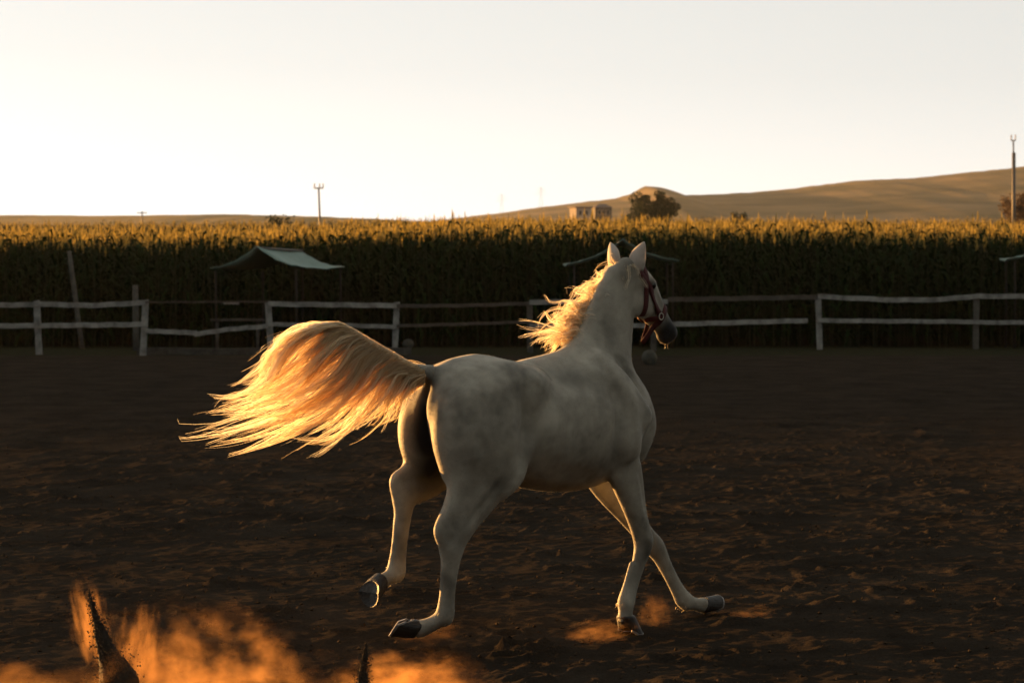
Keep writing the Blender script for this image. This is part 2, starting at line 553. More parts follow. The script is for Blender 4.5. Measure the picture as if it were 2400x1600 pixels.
fence = empty('paddock_fence', (0, 55.5, 0))
tag(fence, 'weathered white two-rail paddock fence with sagging and broken rails', 'fence')
POSTS = [(-190, 700, 832, 56.0), (86, 704, 830, 56.0), (341, 703, 838, 55.5), (628, 706, 836, 55.6), (930, 708, 828, 56.6), (1241, 706, 824, 57.4),
         (1532, 701, 820, 58.3), (1917, 692, 815, 59.4), (2289, 690, 812, 59.8), (2660, 688, 812, 60.0)]
LEAN = [0.0, 0.05, -0.06, 0.07, -0.05, 0.02, 0.0, 0.05, -0.02, 0.0]
post_at = []
for i, (px, y0, y1, d) in enumerate(POSTS):
    top = at(px, y0, d)
    z0 = gz(top.x, d) - 0.05
    hw = 0.065
    bm = bmesh.new()
    vs_ = []
    for k, t in enumerate(np.linspace(0, 1, 6)):
        c = Vector((top.x + LEAN[i] * (1 - t), d + 0.02 * math.sin(i * 3 + t * 2), z0 + (top.z - z0) * t))
        w = hw * (1 + 0.05 * math.sin(i * 7 + k * 2.1))
        vs_.append([bm.verts.new(c + Vector((sx * w, sy * w * 0.9, (0.012 * sx if k == 5 else 0)))) for sx, sy in ((-1, -1), (1, -1), (1, 1), (-1, 1))])
    for k in range(5):
        for j in range(4):
            bm.faces.new((vs_[k][j], vs_[k][(j + 1) % 4], vs_[k + 1][(j + 1) % 4], vs_[k + 1][j]))
    bm.faces.new(vs_[0][::-1]); bm.faces.new(vs_[-1])
    bmesh.ops.bevel(bm, geom=list(bm.edges), offset=0.008, segments=1, affect='EDGES')
    me = bm_mesh('post', bm)
    me.transform(Matrix.Translation((0, -55.5, 0)))
    link('post', me, M_WOOD2 if i == 6 else M_STAKE if i in (5, 8) else M_WOOD, fence)
    post_at.append((px, d))

def rail(pix, d0, d1, hh, mat, px_range, end_cut=0.0):
    """pix: (px,py) centre line; a plank nailed to the camera side of the posts"""
    bm = bmesh.new()
    rows = []
    xs_ = [p[0] for p in pix]
    fine = np.linspace(xs_[0], xs_[-1], 15)
    pys = np.interp(fine, xs_, [p[1] for p in pix])
    if len(pix) > 2 and pix[1][0] != -1:
        pass
    for k, (a, bb) in enumerate(zip(fine, pys)):
        t = (a - px_range[0]) / (px_range[1] - px_range[0])
        d = d0 + (d1 - d0) * t - 0.085
        c = at(a, bb, d)
        jt = 0.006 * math.sin(k * 1.7 + xs_[0])
        rows.append([bm.verts.new(c + Vector((0, sy * 0.02, sz * hh / 2 + jt))) for sy, sz in ((-1, -1), (-1, 1), (1, 1), (1, -1))])
    for k in range(len(rows) - 1):
        for j in range(4):
            bm.faces.new((rows[k][j], rows[k][(j + 1) % 4], rows[k + 1][(j + 1) % 4], rows[k + 1][j]))
    bm.faces.new(rows[0][::-1]); bm.faces.new(rows[-1])
    me = bm_mesh('rail', bm)
    me.transform(Matrix.Translation((0, -55.5, 0)))
    link('rail', me, mat, fence)

def dpost(px):
    return float(np.interp(px, [p[0] for p in post_at], [p[1] for p in post_at]))
def R(pix, hh=0.11, mat=M_WOOD):
    a, b_ = pix[0][0], pix[-1][0]
    rail(pix, dpost(a), dpost(b_), hh, mat, (a, b_))
R([(-190, 716), (86, 714)]);                     R([(-190, 765), (86, 763)])
R([(86, 712), (210, 716), (341, 709)]);          R([(86, 763), (341, 760)])
R([(341, 708), (628, 707)], 0.035, M_WOOD2);     R([(341, 775), (462, 780)], 0.10)
R([(524, 709), (560, 710)], 0.055)
R([(456, 783), (540, 771), (628, 764)], 0.10)
R([(628, 712), (930, 716)]);                     R([(628, 760), (780, 761), (930, 766)], 0.09)
R([(930, 717), (1080, 716), (1241, 711)], 0.08, M_WOOD2); R([(930, 764), (1241, 754)], 0.07, M_WOOD2)
R([(1241, 708), (1400, 706), (1565, 707)], 0.11); R([(1241, 763), (1565, 763)], 0.10)
R([(1565, 702), (1917, 696)], 0.11, M_WOOD2);    R([(1565, 760), (1893, 751)], 0.11)
R([(1917, 694), (2000, 699), (2100, 703), (2200, 702), (2289, 694)], 0.115); R([(1917, 751), (2289, 754)], 0.10)
R([(2289, 694), (2660, 695)], 0.115);            R([(2289, 755), (2660, 757)], 0.10)

# dim low kerb plank at the foot of the fence
kb = at(480, 829, 55.9)
kz = gz(kb.x, 55.9)
bm = bmesh.new()
for i in range(13):
    x = -8.2 + i * 0.5
    ring = [bm.verts.new((x, 55.9 + sy * 0.03, 0.0 + (sz * 0.075 if sz > 0 else -0.03) + 0.012 * math.sin(i * 1.3))) for sy, sz in ((-1, 0), (-1, 2), (1, 2), (1, 0))]
    if i:
        for j in range(4):
            bm.faces.new((prev[j], prev[(j + 1) % 4], ring[(j + 1) % 4], ring[j]))
    else:
        bm.faces.new(ring)
    prev = ring
bm.faces.new(prev)
kerb = link('kerb_plank', bm_mesh('kerb_plank', bm), M_WOOD2)
tag(kerb, 'dim grey wooden kerb plank lying along the foot of the fence', 'plank')

# stakes behind the fence
def stake(top_px, foot_px, d, r, label, mat=M_STAKE):
    t = at(*top_px, d)
    f0 = at(*foot_px, d)
    zg = gz(f0.x, d)
    k = (zg - 0.1 - t.z) / (f0.z - t.z)
    foot = t + (f0 - t) * k
    pts = [foot + (t - foot) * s for s in (0, .35, .7, 1)]
    o = link('stake', tube_mesh('stake', [p - foot for p in pts], [r * 1.1, r, r * .95, r * .85], 7, True, None, .06), mat, loc=foot)
    return tag(o, label, 'stake', 'stakes behind the fence')
stake((162, 588), (177, 700), 60.2, 0.06, 'pale leaning wooden stake in front of the corn at far left')
stake((317, 668), (319, 790), 58.6, 0.075, 'dim upright wooden stake just behind the fence beside the leaning post')

# ------------------------------------------------------------------ tarpaulin shelters
def shelter(ridge_px, left_px, right_px, d, depth, yaw, label, back_dx):
    rt, le, ri = at(*ridge_px, d), at(*left_px, d), at(*right_px, d)
    zg = float(rise(np.array([rt.x]), np.array([d]))[0])
    root = empty('sun_shelter', (rt.x, d, zg))
    tag(root, label, 'shelter', 'tarpaulin shelters in front of the corn')
    o = Vector((rt.x, d, zg))
    sag = 0.11
    bm = bmesh.new()
    nu, nv = 18, 7
    grid = []
    for i in range(nu + 1):
        s = i / nu * 2 - 1
        row = []
        for j in range(nv + 1):
            t = j / nv
            e = le if s < 0 else ri
            a = abs(s)
            p = rt.lerp(e, a)
            p.z -= sag * math.sin(a * math.pi) ** 1.0 * 0.9
            p.z -= 0.05 * math.sin(t * math.pi)
            p = p + Vector((back_dx * t, depth * t, -0.10 * t * (1 - a)))
            p.z += 0.012 * math.sin(i * 2.3 + j * 1.9)
            row.append(bm.verts.new(p - o))
        grid.append(row)
    for i in range(nu):
        for j in range(nv):
            bm.faces.new((grid[i][j], grid[i + 1][j], grid[i + 1][j + 1], grid[i][j + 1]))
    me = bm_mesh('roof_cover', bm, True)
    rc = link('roof_cover', me, M_TARP, root)
    sm = rc.modifiers.new('thickness', 'SOLIDIFY'); sm.thickness = 0.012
    for t in (0.0, 1.0):
        off = Vector((back_dx * t, depth * t, -0.05 * t))
        for p in ((le.lerp(rt, 0.12), ri.lerp(rt, 0.12)) if t == 0 else (rt, le.lerp(rt, 0.12), ri.lerp(rt, 0.12))):
            q = p + off - o
            q.z = (p.z - o.z) - (0.03 if p is rt else 0.12)
            me = tube_mesh('post', [(q.x, q.y, -0.1), (q.x + .01, q.y, q.z * .5), (q.x, q.y, q.z)], 0.028, 7)
            link('post', me, M_DARKWOOD, root)
    a = rt - o; a.z -= 0.035
    c = a + Vector((back_dx, depth, -0.06))
    link('ridge_pole', tube_mesh('ridge_pole', [a, a.lerp(c, .5), c], 0.028, 6), M_MAST, root)
    return root
shelter((601, 577), (492, 628), (706, 624), 58.3, 2.2, 0, 'peaked green tarpaulin shelter behind the fence at left, roof slope in view', 0.86)
shelter((1460, 560), (1330, 618), (1592, 609), 60.4, 0.55, 0, 'peaked tarpaulin shelter behind the horse\'s ears', -0.1)
shelter((2500, 552), (2362, 606), (2640, 606), 60.3, 0.55, 0, 'tarpaulin shelter cut by the right edge, only its left eave showing', -0.1)

# bench plank inside the left shelter
b0 = at(525, 752, 57.4); b1 = at(588, 748, 57.4)
bench = empty('bench', ((b0.x + b1.x) / 2, 57.4, 0))
tag(bench, 'low plank bench in the dark below the left tarpaulin shelter', 'bench')
hz = (b0.z + b1.z) / 2
L = (b1.x - b0.x)
link('seat', tube_mesh('seat', [(-L / 2 - .3, 0, hz), (0, 0, hz + .01), (L / 2 + .3, 0, hz)], 0.1, 4, False, (1.3, .35)), M_WOOD2, bench)
for sx in (-1, 1):
    link('leg', tube_mesh('leg', [(sx * (L / 2 + .15), 0, -.06), (sx * (L / 2 + .15), 0, hz - .03)], 0.04, 6), M_WOOD2, bench)

# pale stones near the fence
def stone(px, py, w, hgt, d, label):
    c = at(px, py, d)
    bm = bmesh.new()
    bmesh.ops.create_icosphere(bm, subdivisions=3, radius=1)
    for v in bm.verts:
        n = math.sin(v.co.x * 3.1 + 1) * math.sin(v.co.y * 2.7) * math.sin(v.co.z * 3.7 + 2)
        v.co *= 1 + 0.16 * n
        v.co = Vector((v.co.x * w, v.co.y * w * .8, v.co.z * hgt))
    z = gz(c.x, d)
    o = link('stone', bm_mesh('stone', bm, True), M_STONE, loc=(c.x, d, z + hgt * .8))
    tag(o, label, 'stone')
stone(1522, 842, 0.15, 0.16, 50.5, 'pale rounded stone on the ground just beyond the horse\'s chest')
stone(957, 776, 0.14, 0.12, 60.5, 'small dim stone behind the fence right of the tail')

# ------------------------------------------------------------------ masts and pylons
def mast(name, x_px, top_py, d, label, prongs, r0, r1, thick_to=None):
    t = at(x_px, top_py, d)
    zg = float(rise(np.array([t.x]), np.array([d]))[0])
    root = empty(name, (t.x, d, zg))
    tag(root, label, 'mast', 'masts beyond the corn')
    H = t.z - zg
    bar = H - 0.0
    pts = [(0.28 * (0.02 * H) , 0, -.3), (0.1, 0, H * .4), (0.0, 0, H - prongs[1])]
    link('pole', tube_mesh('pole', pts, [r0, (r0 + r1) / 2, r1], 8), M_MAST, root)
    zb = H - prongs[1]
    hw = prongs[0] / 2
    link('crossbar', tube_mesh('crossbar', [(-hw, 0, zb), (0, 0, zb + .02), (hw, 0, zb)], r1 * .8, 6), M_PRONG, root)
    for f in prongs[2]:
        link('prong', tube_mesh('prong', [(f * hw, 0, zb), (f * hw + .01, 0, H)], r1 * .75, 6), M_PRONG, root)
    if thick_to:
        link('sleeve', tube_mesh('sleeve', [(0.09, 0, -.2), (0.05, 0, thick_to)], r0 * 1.45, 10), M_MAST, root)
    return root
mast('antenna_mast', 747, 430, 220, 'dark mast with a three-pronged top beyond the corn at left', (0.74, 0.42, (-1, .18, 1)), 0.13, 0.075)
mast('antenna_mast', 2375, 316, 220, 'tall thin mast with a two-pronged top at the right edge', (0.36, 0.50, (-1, 1)), 0.11, 0.065, 8.6)

def thin_pole(x_px, top_py, d, r, label):
    t = at(x_px, top_py, d)
    zg = float(rise(np.array([t.x]), np.array([d]))[0])
    H = t.z - zg
    root = empty('utility_pole', (t.x, d, zg))
    tag(root, label, 'pole')
    link('pole', tube_mesh('pole', [(0, 0, -.3), (0, 0, H * .5), (0, 0, H)], [r, r * .9, r * .7], 7), M_MAST, root)
    link('crossarm', tube_mesh('crossarm', [(-r * 6, 0, H * .93), (r * 6, 0, H * .93)], r * .6, 6), M_MAST, root)
thin_pole(333, 495, 420, 0.14, 'thin hazy utility pole above the glowing field at left')

def pylon(x_px, top_py, d, label):
    t = at(x_px, top_py, d)
    zg = float(rise(np.array([t.x]), np.array([d]))[0])
    H = t.z - zg
    root = empty('lattice_pylon', (t.x, d, zg))
    tag(root, label, 'pylon', 'faint lattice pylons beyond the corn')
    w = H * .09
    bm_parts = []
    for sx, sy in ((-1, -1), (1, -1), (1, 1), (-1, 1)):
        link('leg', tube_mesh('leg', [(sx * w, sy * w, -.5), (sx * w * .35, sy * w * .35, H * .7), (0, 0, H)], .05, 4), M_PRONG, root)
    for k in range(7):
        z = H * (.1 + .12 * k); ww = w * (1 - .9 * z / H)
        link('brace', tube_mesh('brace', [(-ww, -ww, z), (ww, -ww, z + H * .1)], .03, 4), M_PRONG, root)
    for zf, l in ((.8, .16), (.88, .13), (.95, .1)):
        link('crossarm', tube_mesh('crossarm', [(-H * l, 0, H * zf), (0, 0, H * zf + .3), (H * l, 0, H * zf)], .05, 4), M_PRONG, root)
pylon(1176, 455, 1150, 'fainter left one of two hazy lattice pylons above the corn')
pylon(1268, 438, 1000, 'taller right one of two hazy lattice pylons above the corn')

# ------------------------------------------------------------------ far houses
def box(bm, x0, x1, y0, y1, z0, z1):
    v = [bm.verts.new(p) for p in ((x0, y0, z0), (x1, y0, z0), (x1, y1, z0), (x0, y1, z0), (x0, y0, z1), (x1, y0, z1), (x1, y1, z1), (x0, y1, z1))]
    for f in ((0, 3, 2, 1), (4, 5, 6, 7), (0, 1, 5, 4), (1, 2, 6, 5), (2, 3, 7, 6), (3, 0, 4, 7)):
        bm.faces.new([v[i] for i in f])

def boxes(name, items, mat, parent):
    bm = bmesh.new()
    for it in items: box(bm, *it)
    return link(name, bm_mesh(name, bm), mat, parent)

def far_house(pl, pr, top_py, d, label, hip, yaw):
    a, b_ = at(pl, top_py, d), at(pr, top_py, d)
    zg = float(rise(np.array([a.x]), np.array([d]))[0])
    Wd = (b_.x - a.x); H = a.z - zg
    root = empty('far_house', ((a.x + b_.x) / 2, d, zg), yaw)
    tag(root, label, 'house', 'far houses beyond the corn')
    w = Wd / 2 * 0.86
    rh = 0.9 if hip else 0.28
    boxes('wall', [(-w, w, -w * .8, w * .8, -.5, H - rh)], M_BLOCK if hip else M_PLASTER, root)
    bm = bmesh.new()
    e = 0.35
    if hip:
        q = [bm.verts.new(p) for p in ((-w - e, -w * .8 - e, H - rh), (w + e, -w * .8 - e, H - rh), (w + e, w * .8 + e, H - rh), (-w - e, w * .8 + e, H - rh), (-w * .35, 0, H), (w * .35, 0, H))]
        for f in ((0, 3, 2, 1), (0, 1, 5, 4), (1, 2, 5), (2, 3, 4, 5), (3, 0, 4)):
            bm.faces.new([q[i] for i in f])
    else:
        box(bm, -w - e, w + e, -w * .8 - e, w * .8 + e, H - rh + .003, H)
    link('roof', bm_mesh('roof', bm), M_ROOF, root)
    for fx in ((-.45, .4) if not hip else (-.5, 0.05, .55)):
        win = boxes('window', [(fx * w - .42, fx * w + .42, -w * .8 - .05, -w * .8 + .1, H - rh - 1.75, H - rh - .55)], M_PRONG, root)
        boxes('pane', [(fx * w - .33, fx * w + .33, -w * .8 - .07, -w * .8 - .052, H - rh - 1.66, H - rh - .64)], M_DARK, win)
    boxes('door', [(w * .05 - .45, w * .05 + .45, -w * .8 - .06, -w * .8 + .1, -.3, 1.9)], M_ROOF, root)
    return root
far_house(1337, 1383, 485, 600, 'far flat-roofed house with one sunlit wall beyond the corn', False, rad(28))
far_house(1388, 1434, 478, 612, 'far dark hip-roofed house right of the flat-roofed one', True, rad(10))

# ------------------------------------------------------------------ trees
def tree(name, cx_px, base_w_px, top_py, d, label, seed, spread=1.0, n=4200, leaf=0.20, mat=M_LEAF, low=0.0, cat='tree', gap=0.35):
    rng = np.random.default_rng(seed)
    c = at(cx_px, top_py, d)
    zg = float(rise(np.array([c.x]), np.array([d]))[0])
    H = c.z - zg
    Rw = base_w_px / F_PX * d / 2
    root = empty(name, (c.x, d, zg))
    tag(root, label, cat)
    # trunk and limbs
    bm = bmesh.new()
    pts = [(0, 0, -.4), (0.05, 0, H * .2), (-.05, .05, H * .45), (0, 0, H * .75)]
    link('trunk', tube_mesh('trunk', pts, [H * .035, H * .028, H * .018, H * .006], 8), M_BARK, root)
    clumps = []
    for i in range(46):
        a = rng.uniform(0, 6.28); t = rng.uniform(0.05, 1) ** .7
        zz = H * (low + (1 - low) * rng.uniform(.12, .93))
        rr = Rw * math.sqrt(max(0.02, 1 - (max(zz / H - .35, 0) / .68) ** 2)) * t * .9
        clumps.append((rr * math.cos(a), rr * math.sin(a), zz, H * rng.uniform(.09, .17)))
    for k, (x, y, z, r) in enumerate(clumps[:9]):
        link('limb', tube_mesh('limb', [(0, 0, H * .2), (x * .4, y * .4, H * .2 + (z - H * .2) * .6), (x, y, z)], [H * .014, H * .009, H * .003], 5), M_BARK, root)
    C = np.array(clumps)
    w = rng.integers(0, len(C), n)
    dv = rng.normal(size=(n, 3)); dv /= np.linalg.norm(dv, axis=1)[:, None]
    rr = C[w, 3] * (0.35 + 0.75 * rng.random(n) ** .5)
    P = C[w, :3] + dv * rr[:, None] * np.array([1.15, 1.15, .85])
    P = P[P[:, 2] > 0.05 * H]
    P[:, 2] = np.minimum(P[:, 2], H * (0.97 + .04 * rng.random(len(P))))
    n = len(P)
    u = rng.normal(size=(n, 3)); u /= np.linalg.norm(u, axis=1)[:, None]
    v = np.cross(u, rng.normal(size=(n, 3))); v /= np.linalg.norm(v, axis=1)[:, None]
    s = leaf * rng.uniform(.6, 1.4, n)[:, None]
    V = np.stack([P - u * s, P + v * s * .5, P + u * s, P - v * s * .5], 1).reshape(-1, 3)
    q = np.arange(4 * n).reshape(n, 4)
    link('crown', mesh_np('crown', V, q, False), mat, root)
    return root
tree('round_tree', 1532, 132, 448, 380, 'dark round-topped tree standing in the corn above the horse\'s head', 5, n=8000, leaf=.2)
tree('sapling', 1484, 22, 464, 372, 'small thin sapling left of the dark round-topped tree', 15, n=240, leaf=.14)
M_BUSH = simple_mat('reddish_bush_leaf', (0.05, 0.035, 0.02), (0.12, 0.07, 0.035), 0.8, 0.8, translucent=0.3)
tree('bush', 2395, 130, 452, 232, 'wide reddish bush on the mound at the right edge', 8, n=4200, leaf=.14, mat=M_BUSH, cat='bush')
for k, (px, py, w, lb) in enumerate([(640, 504, 44, 'low dark weed clump among the tassels left of the pronged mast'), (672, 503, 30, 'smaller dark weed clump close to the foot of the pronged mast'),
                                     (1722, 496, 26, 'left one of two tiny bushes at the foot of the hill'), (1742, 497, 20, 'right one of two tiny bushes at the foot of the hill')]):
    tree('weed_clump', px, w, py, 205 if k < 2 else 420, lb, 30 + k, n=420, leaf=.12 if k < 2 else .2, cat='weeds')

# mound at the right edge
def mound():
    cx, cy = 46.5, 236.0
    n = 40
    tx = np.linspace(-16, 16, n); ty = np.linspace(-9, 9, 24)
    A, B = np.meshgrid(tx, ty)
    r = np.clip(1 - (A / 16) ** 2 - (B / 9) ** 2, 0, 1)
    z = rise(cx + A, cy + B) - .15 + 2.6 * r ** .9 + (fbm(A * .4, B * .4, 77, 3) - .5) * .8 * r
    I = np.arange(n * 24).reshape(24, n)
    q = np.stack([I[:-1, :-1], I[:-1, 1:], I[1:, 1:], I[1:, :-1]], -1).reshape(-1, 4)
    o = link('earth_mound', mesh_np('earth_mound', np.stack([A + cx, B + cy, z], -1).reshape(-1, 3), q), M_FIELD)
    tag(o, kind='structure')
mound()


# ------------------------------------------------------------------ added, unseen belt of leaves behind the camera that blocks low sky
def sky_blocker_belt():
    r = np.random.default_rng(91)
    n = 15000
    k = r.random(n)
    u = r.random(n)
    x = np.where(k < .62, -38 + 66 * u, 21 + 5 * r.random(n))
    y = np.where(k < .62, -13 + 5 * r.random(n), -13 + 40 * u)
    crown = 12.5 + 3.5 * np.sin(x * .9 + y * .7) + 1.5 * np.sin(x * 2.3 - y * 1.7)
    z = crown * r.random(n) ** .9
    P = np.stack([x, y, z], -1)
    a = r.normal(size=(n, 3)); a /= np.linalg.norm(a, axis=1)[:, None]
    b_ = np.cross(a, r.normal(size=(n, 3))); b_ /= np.linalg.norm(b_, axis=1)[:, None]
    s = r.uniform(.3, .75, (n, 1))
    V = np.stack([P - a * s, P + b_ * s * .6, P + a * s, P - b_ * s * .6], 1).reshape(-1, 3)
    o = link('sky_blocker_belt', mesh_np('sky_blocker_belt', V, np.arange(4 * n).reshape(n, 4), False), simple_mat('blocker_leaf', (.008, .013, .005), (.018, .026, .009), .6, .9, spec=0.0))
    tag(o, 'added unseen dark belt of leaves behind the camera, blocking low sky', 'trees', kind='stuff')
sky_blocker_belt()

# ------------------------------------------------------------------ the horse
# horse space: x forward, y to its left, z up, origin on the ground below the withers
TH = rad(45)
HORSE_LOC = (0.314, 13.37, 0.0)
def hpix(px, py, ly):
    """photo pixel -> horse space, on the lengthwise plane at lateral offset ly"""
    d = ray(px, py)
    f = np.array([math.cos(TH), math.sin(TH)]); l = np.array([-math.sin(TH), math.cos(TH)])
    W = np.array(HORSE_LOC[:2])
    t = (ly + W @ l) / (d[:2] @ l)
    P = t * d
    return np.array([(P[:2] - W) @ f, ly, CAM_H + P[2]])

def catmull(P, n):
    P = np.asarray(P, float)
    if len(P) < 3 or n <= 1:
        out = [P[0]]
        for i in range(len(P) - 1):
            for k in range(1, n + 1): out.append(P[i] + (P[i + 1] - P[i]) * k / n)
        return np.array(out)
    Q = np.vstack([2 * P[0] - P[1], P, 2 * P[-1] - P[-2]])
    out = []
    for i in range(1, len(Q) - 2):
        p0, p1, p2, p3 = Q[i - 1], Q[i], Q[i + 1], Q[i + 2]
        for k in range(n):
            t = k / n
            out.append(0.5 * ((2 * p1) + (-p0 + p2) * t + (2 * p0 - 5 * p1 + 4 * p2 - p3) * t * t + (-p0 + 3 * p1 - 3 * p2 + p3) * t ** 3))
    out.append(P[-1])
    return np.array(out)

class Field:
    def __init__(self, lo, hi, h):
        self.lo = np.array(lo, float); self.h = h
        self.n = np.ceil((np.array(hi) - self.lo) / h).astype(int) + 1
        self.f = np.full(self.n, 0.5, dtype=np.float32)
    def sub(self, a, b):
        i0 = np.clip(np.floor((a - self.lo) / self.h).astype(int), 0, self.n - 1)
        i1 = np.clip(np.ceil((b - self.lo) / self.h).astype(int) + 1, 1, self.n)
        sl = tuple(slice(i0[k], i1[k]) for k in range(3))
        ax = [(self.lo[k] + self.h * np.arange(i0[k], i1[k])).astype(np.float32) for k in range(3)]
        return sl, ax[0][:, None, None], ax[1][None, :, None], ax[2][None, None, :]
    def chain_d(self, st, lat=(0, 1, 0), n=4, m=0.1):
        """st rows: x,y,z,a(lateral half width),b(half depth in the plane). returns slice, distance"""
        S = catmull(st, n)
        rmax = S[:, 3:].max() + m
        lo = S[:, :3].min(0) - rmax; hi = S[:, :3].max(0) + rmax
        sl0, X, Y, Z = self.sub(lo, hi)
        D = np.full(np.broadcast_shapes(X.shape, Y.shape, Z.shape), 0.5, np.float32)
        base = np.array([s.start for s in sl0])
        lat = np.array(lat, float)
        for i in range(len(S) - 1):
            p, q = S[i, :3], S[i + 1, :3]
            d = q - p; L = np.linalg.norm(d)
            if L < 1e-6: continue
            d /= L
            u = lat - d * (lat @ d); u /= np.linalg.norm(u)
            v = np.cross(d, u)
            r = max(S[i, 3:].max(), S[i + 1, 3:].max()) + m
            sl, x, y, z = self.sub(np.minimum(p, q) - r, np.maximum(p, q) + r)
            lsl = tuple(slice(s.start - b0, s.stop - b0) for s, b0 in zip(sl, base))
            rx, ry, rz = x - p[0], y - p[1], z - p[2]
            w = rx * d[0] + ry * d[1] + rz * d[2]
            t = np.clip(w / L, 0, 1)
            uu = rx * u[0] + ry * u[1] + rz * u[2]
            vv = rx * v[0] + ry * v[1] + rz * v[2]
            a = S[i, 3] + (S[i + 1, 3] - S[i, 3]) * t
            b = S[i, 4] + (S[i + 1, 4] - S[i, 4]) * t
            e = w - t * L
            c = np.minimum(a, b)
            k = np.sqrt((uu / a) ** 2 + (vv / b) ** 2 + (e / c) ** 2)
            rr = np.sqrt(uu * uu + vv * vv + e * e)
            dd = np.where(k < 1e-4, -c, rr * (1 - 1 / np.maximum(k, 1e-4)))
            D[lsl] = np.minimum(D[lsl], dd)
        return sl0, D
    def add(self, st, k=0.04, lat=(0, 1, 0), n=4):
        sl, d = self.chain_d(np.array(st, float), lat, n, max(0.06, k * 1.2))
        f = self.f[sl]
        h = np.clip(0.5 + 0.5 * (f - d) / k, 0, 1)
        self.f[sl] = f + (d - f) * h - k * h * (1 - h)
    def cut(self, st, k=0.03, lat=(0, 1, 0), n=4):
        sl, d = self.chain_d(np.array(st, float), lat, n, max(0.06, k * 1.2))
        f = self.f[sl]
        d = -d
        h = np.clip(0.5 - 0.5 * (f - d) / k, 0, 1)
        self.f[sl] = f + (d - f) * h + k * h * (1 - h)
    def both(self, fn, st, **kw):
        st = np.array(st, float)
        fn(st, **kw)
        s2 = st.copy(); s2[:, 1] *= -1
        fn(s2, **kw)
    def mesh(self):
        f = self.f
        s = f < 0
        n = np.array(f.shape)
        cs = np.zeros(n - 1, dtype=np.int8)
        for dx in (0, 1):
            for dy in (0, 1):
                for dz in (0, 1):
                    cs += s[dx:n[0] - 1 + dx, dy:n[1] - 1 + dy, dz:n[2] - 1 + dz]
        act = np.argwhere((cs > 0) & (cs < 8))
        acc = np.zeros((len(act), 3)); cnt = np.zeros(len(act))
        corners = [(a, b, c) for a in (0, 1) for b in (0, 1) for c in (0, 1)]
        val = {c: f[act[:, 0] + c[0], act[:, 1] + c[1], act[:, 2] + c[2]].astype(float) for c in corners}
        for c in corners:
            for ax in range(3):
                if c[ax] == 0:
                    c2 = list(c); c2[ax] = 1; c2 = tuple(c2)
                    a, b = val[c], val[c2]
                    m = (a < 0) != (b < 0)
                    t = np.where(m, a / np.where(m, a - b, 1), 0)
                    p = np.tile(np.array(c, float), (len(act), 1)); p[:, ax] += t
                    acc += p * m[:, None]; cnt += m
        V = (act + acc / cnt[:, None]) * self.h + self.lo
        vid = np.full(n - 1, -1, dtype=np.int64)
        vid[tuple(act.T)] = np.arange(len(act))
        Q = []
        for ax in range(3):
            o1, o2 = (ax + 1) % 3, (ax + 2) % 3
            sA = [slice(None)] * 3; sB = [slice(None)] * 3
            sA[ax] = slice(0, -1); sB[ax] = slice(1, None)
            ch = s[tuple(sA)] != s[tuple(sB)]
            E = np.argwhere(ch)
            E = E[(E[:, o1] > 0) & (E[:, o2] > 0) & (E[:, o1] < n[o1] - 1) & (E[:, o2] < n[o2] - 1)]
            inside = s[tuple(E.T)]
            def g(d1, d2):
                I = E.copy(); I[:, o1] += d1; I[:, o2] += d2
                return vid[tuple(I.T)]
            q = np.stack([g(-1, -1), g(0, -1), g(0, 0), g(-1, 0)], -1)
            q[~inside] = q[~inside][:, ::-1]
            Q.append(q)
        Q = np.concatenate(Q)
        return V, Q

def relax(V, Q, it=3, lam=0.5):
    e = np.concatenate([Q[:, [0, 1]], Q[:, [1, 2]], Q[:, [2, 3]], Q[:, [3, 0]]])
    e = np.concatenate([e, e[:, ::-1]])
    cnt = np.bincount(e[:, 0], minlength=len(V)).astype(float)[:, None]
    for k in range(it):
        for l in (lam, -lam * 1.04):
            s = np.stack([np.bincount(e[:, 0], weights=V[e[:, 1], c], minlength=len(V)) for c in range(3)], -1)
            V = V + l * (s / cnt - V)
    return V

fd = Field((-1.5, -0.42, 0.0), (1.35, 0.42, 2.05), 0.0115)
# trunk: x, y, z centre, half width, half height
fd.add([(-.95, 0, 1.22, .13, .155), (-.85, 0, 1.205, .21, .24), (-.72, 0, 1.20, .255, .29), (-.55, 0, 1.165, .262, .290), (-.35, 0, 1.120, .278, .322),
        (-.12, 0, 1.105, .282, .345), (.08, 0, 1.115, .250, .350), (.24, 0, 1.13, .205, .315), (.38, 0, 1.135, .16, .245), (.45, 0, 1.13, .12, .17)], k=.02, n=4)
# withers ridge and back
fd.add([(-.30, 0, 1.375, .07, .055), (-.10, 0, 1.415, .06, .065), (.02, 0, 1.445, .05, .065), (.14, 0, 1.45, .05, .07)], k=.09)
# neck
fd.add([(.12, 0, 1.20, .165, .29), (.205, 0, 1.40, .122, .235), (.28, 0, 1.58, .084, .172), (.338, 0, 1.735, .070, .132), (.39, 0, 1.845, .066, .106), (.43, 0, 1.90, .066, .085)], k=.09)
fd.add([(.05, 0, 1.48, .035, .04), (.14, 0, 1.66, .028, .035), (.222, 0, 1.79, .026, .035), (.30, 0, 1.89, .03, .035)], k=.06)   # crest
# chest muscles
fd.both(fd.add, [(.40, .075, 1.20, .075, .07), (.455, .075, 1.08, .08, .075), (.40, .08, .95, .07, .07)], k=.05)
# shoulder blade, point of shoulder, upper arm
fd.both(fd.add, [(.02, .115, 1.40, .055, .10), (.14, .165, 1.27, .065, .12), (.30, .185, 1.13, .075, .105)], k=.07)
fd.both(fd.add, [(.06, .185, 1.17, .062, .10), (.16, .198, 1.02, .074, .115), (.23, .17, .92, .064, .10)], k=.06)      # triceps
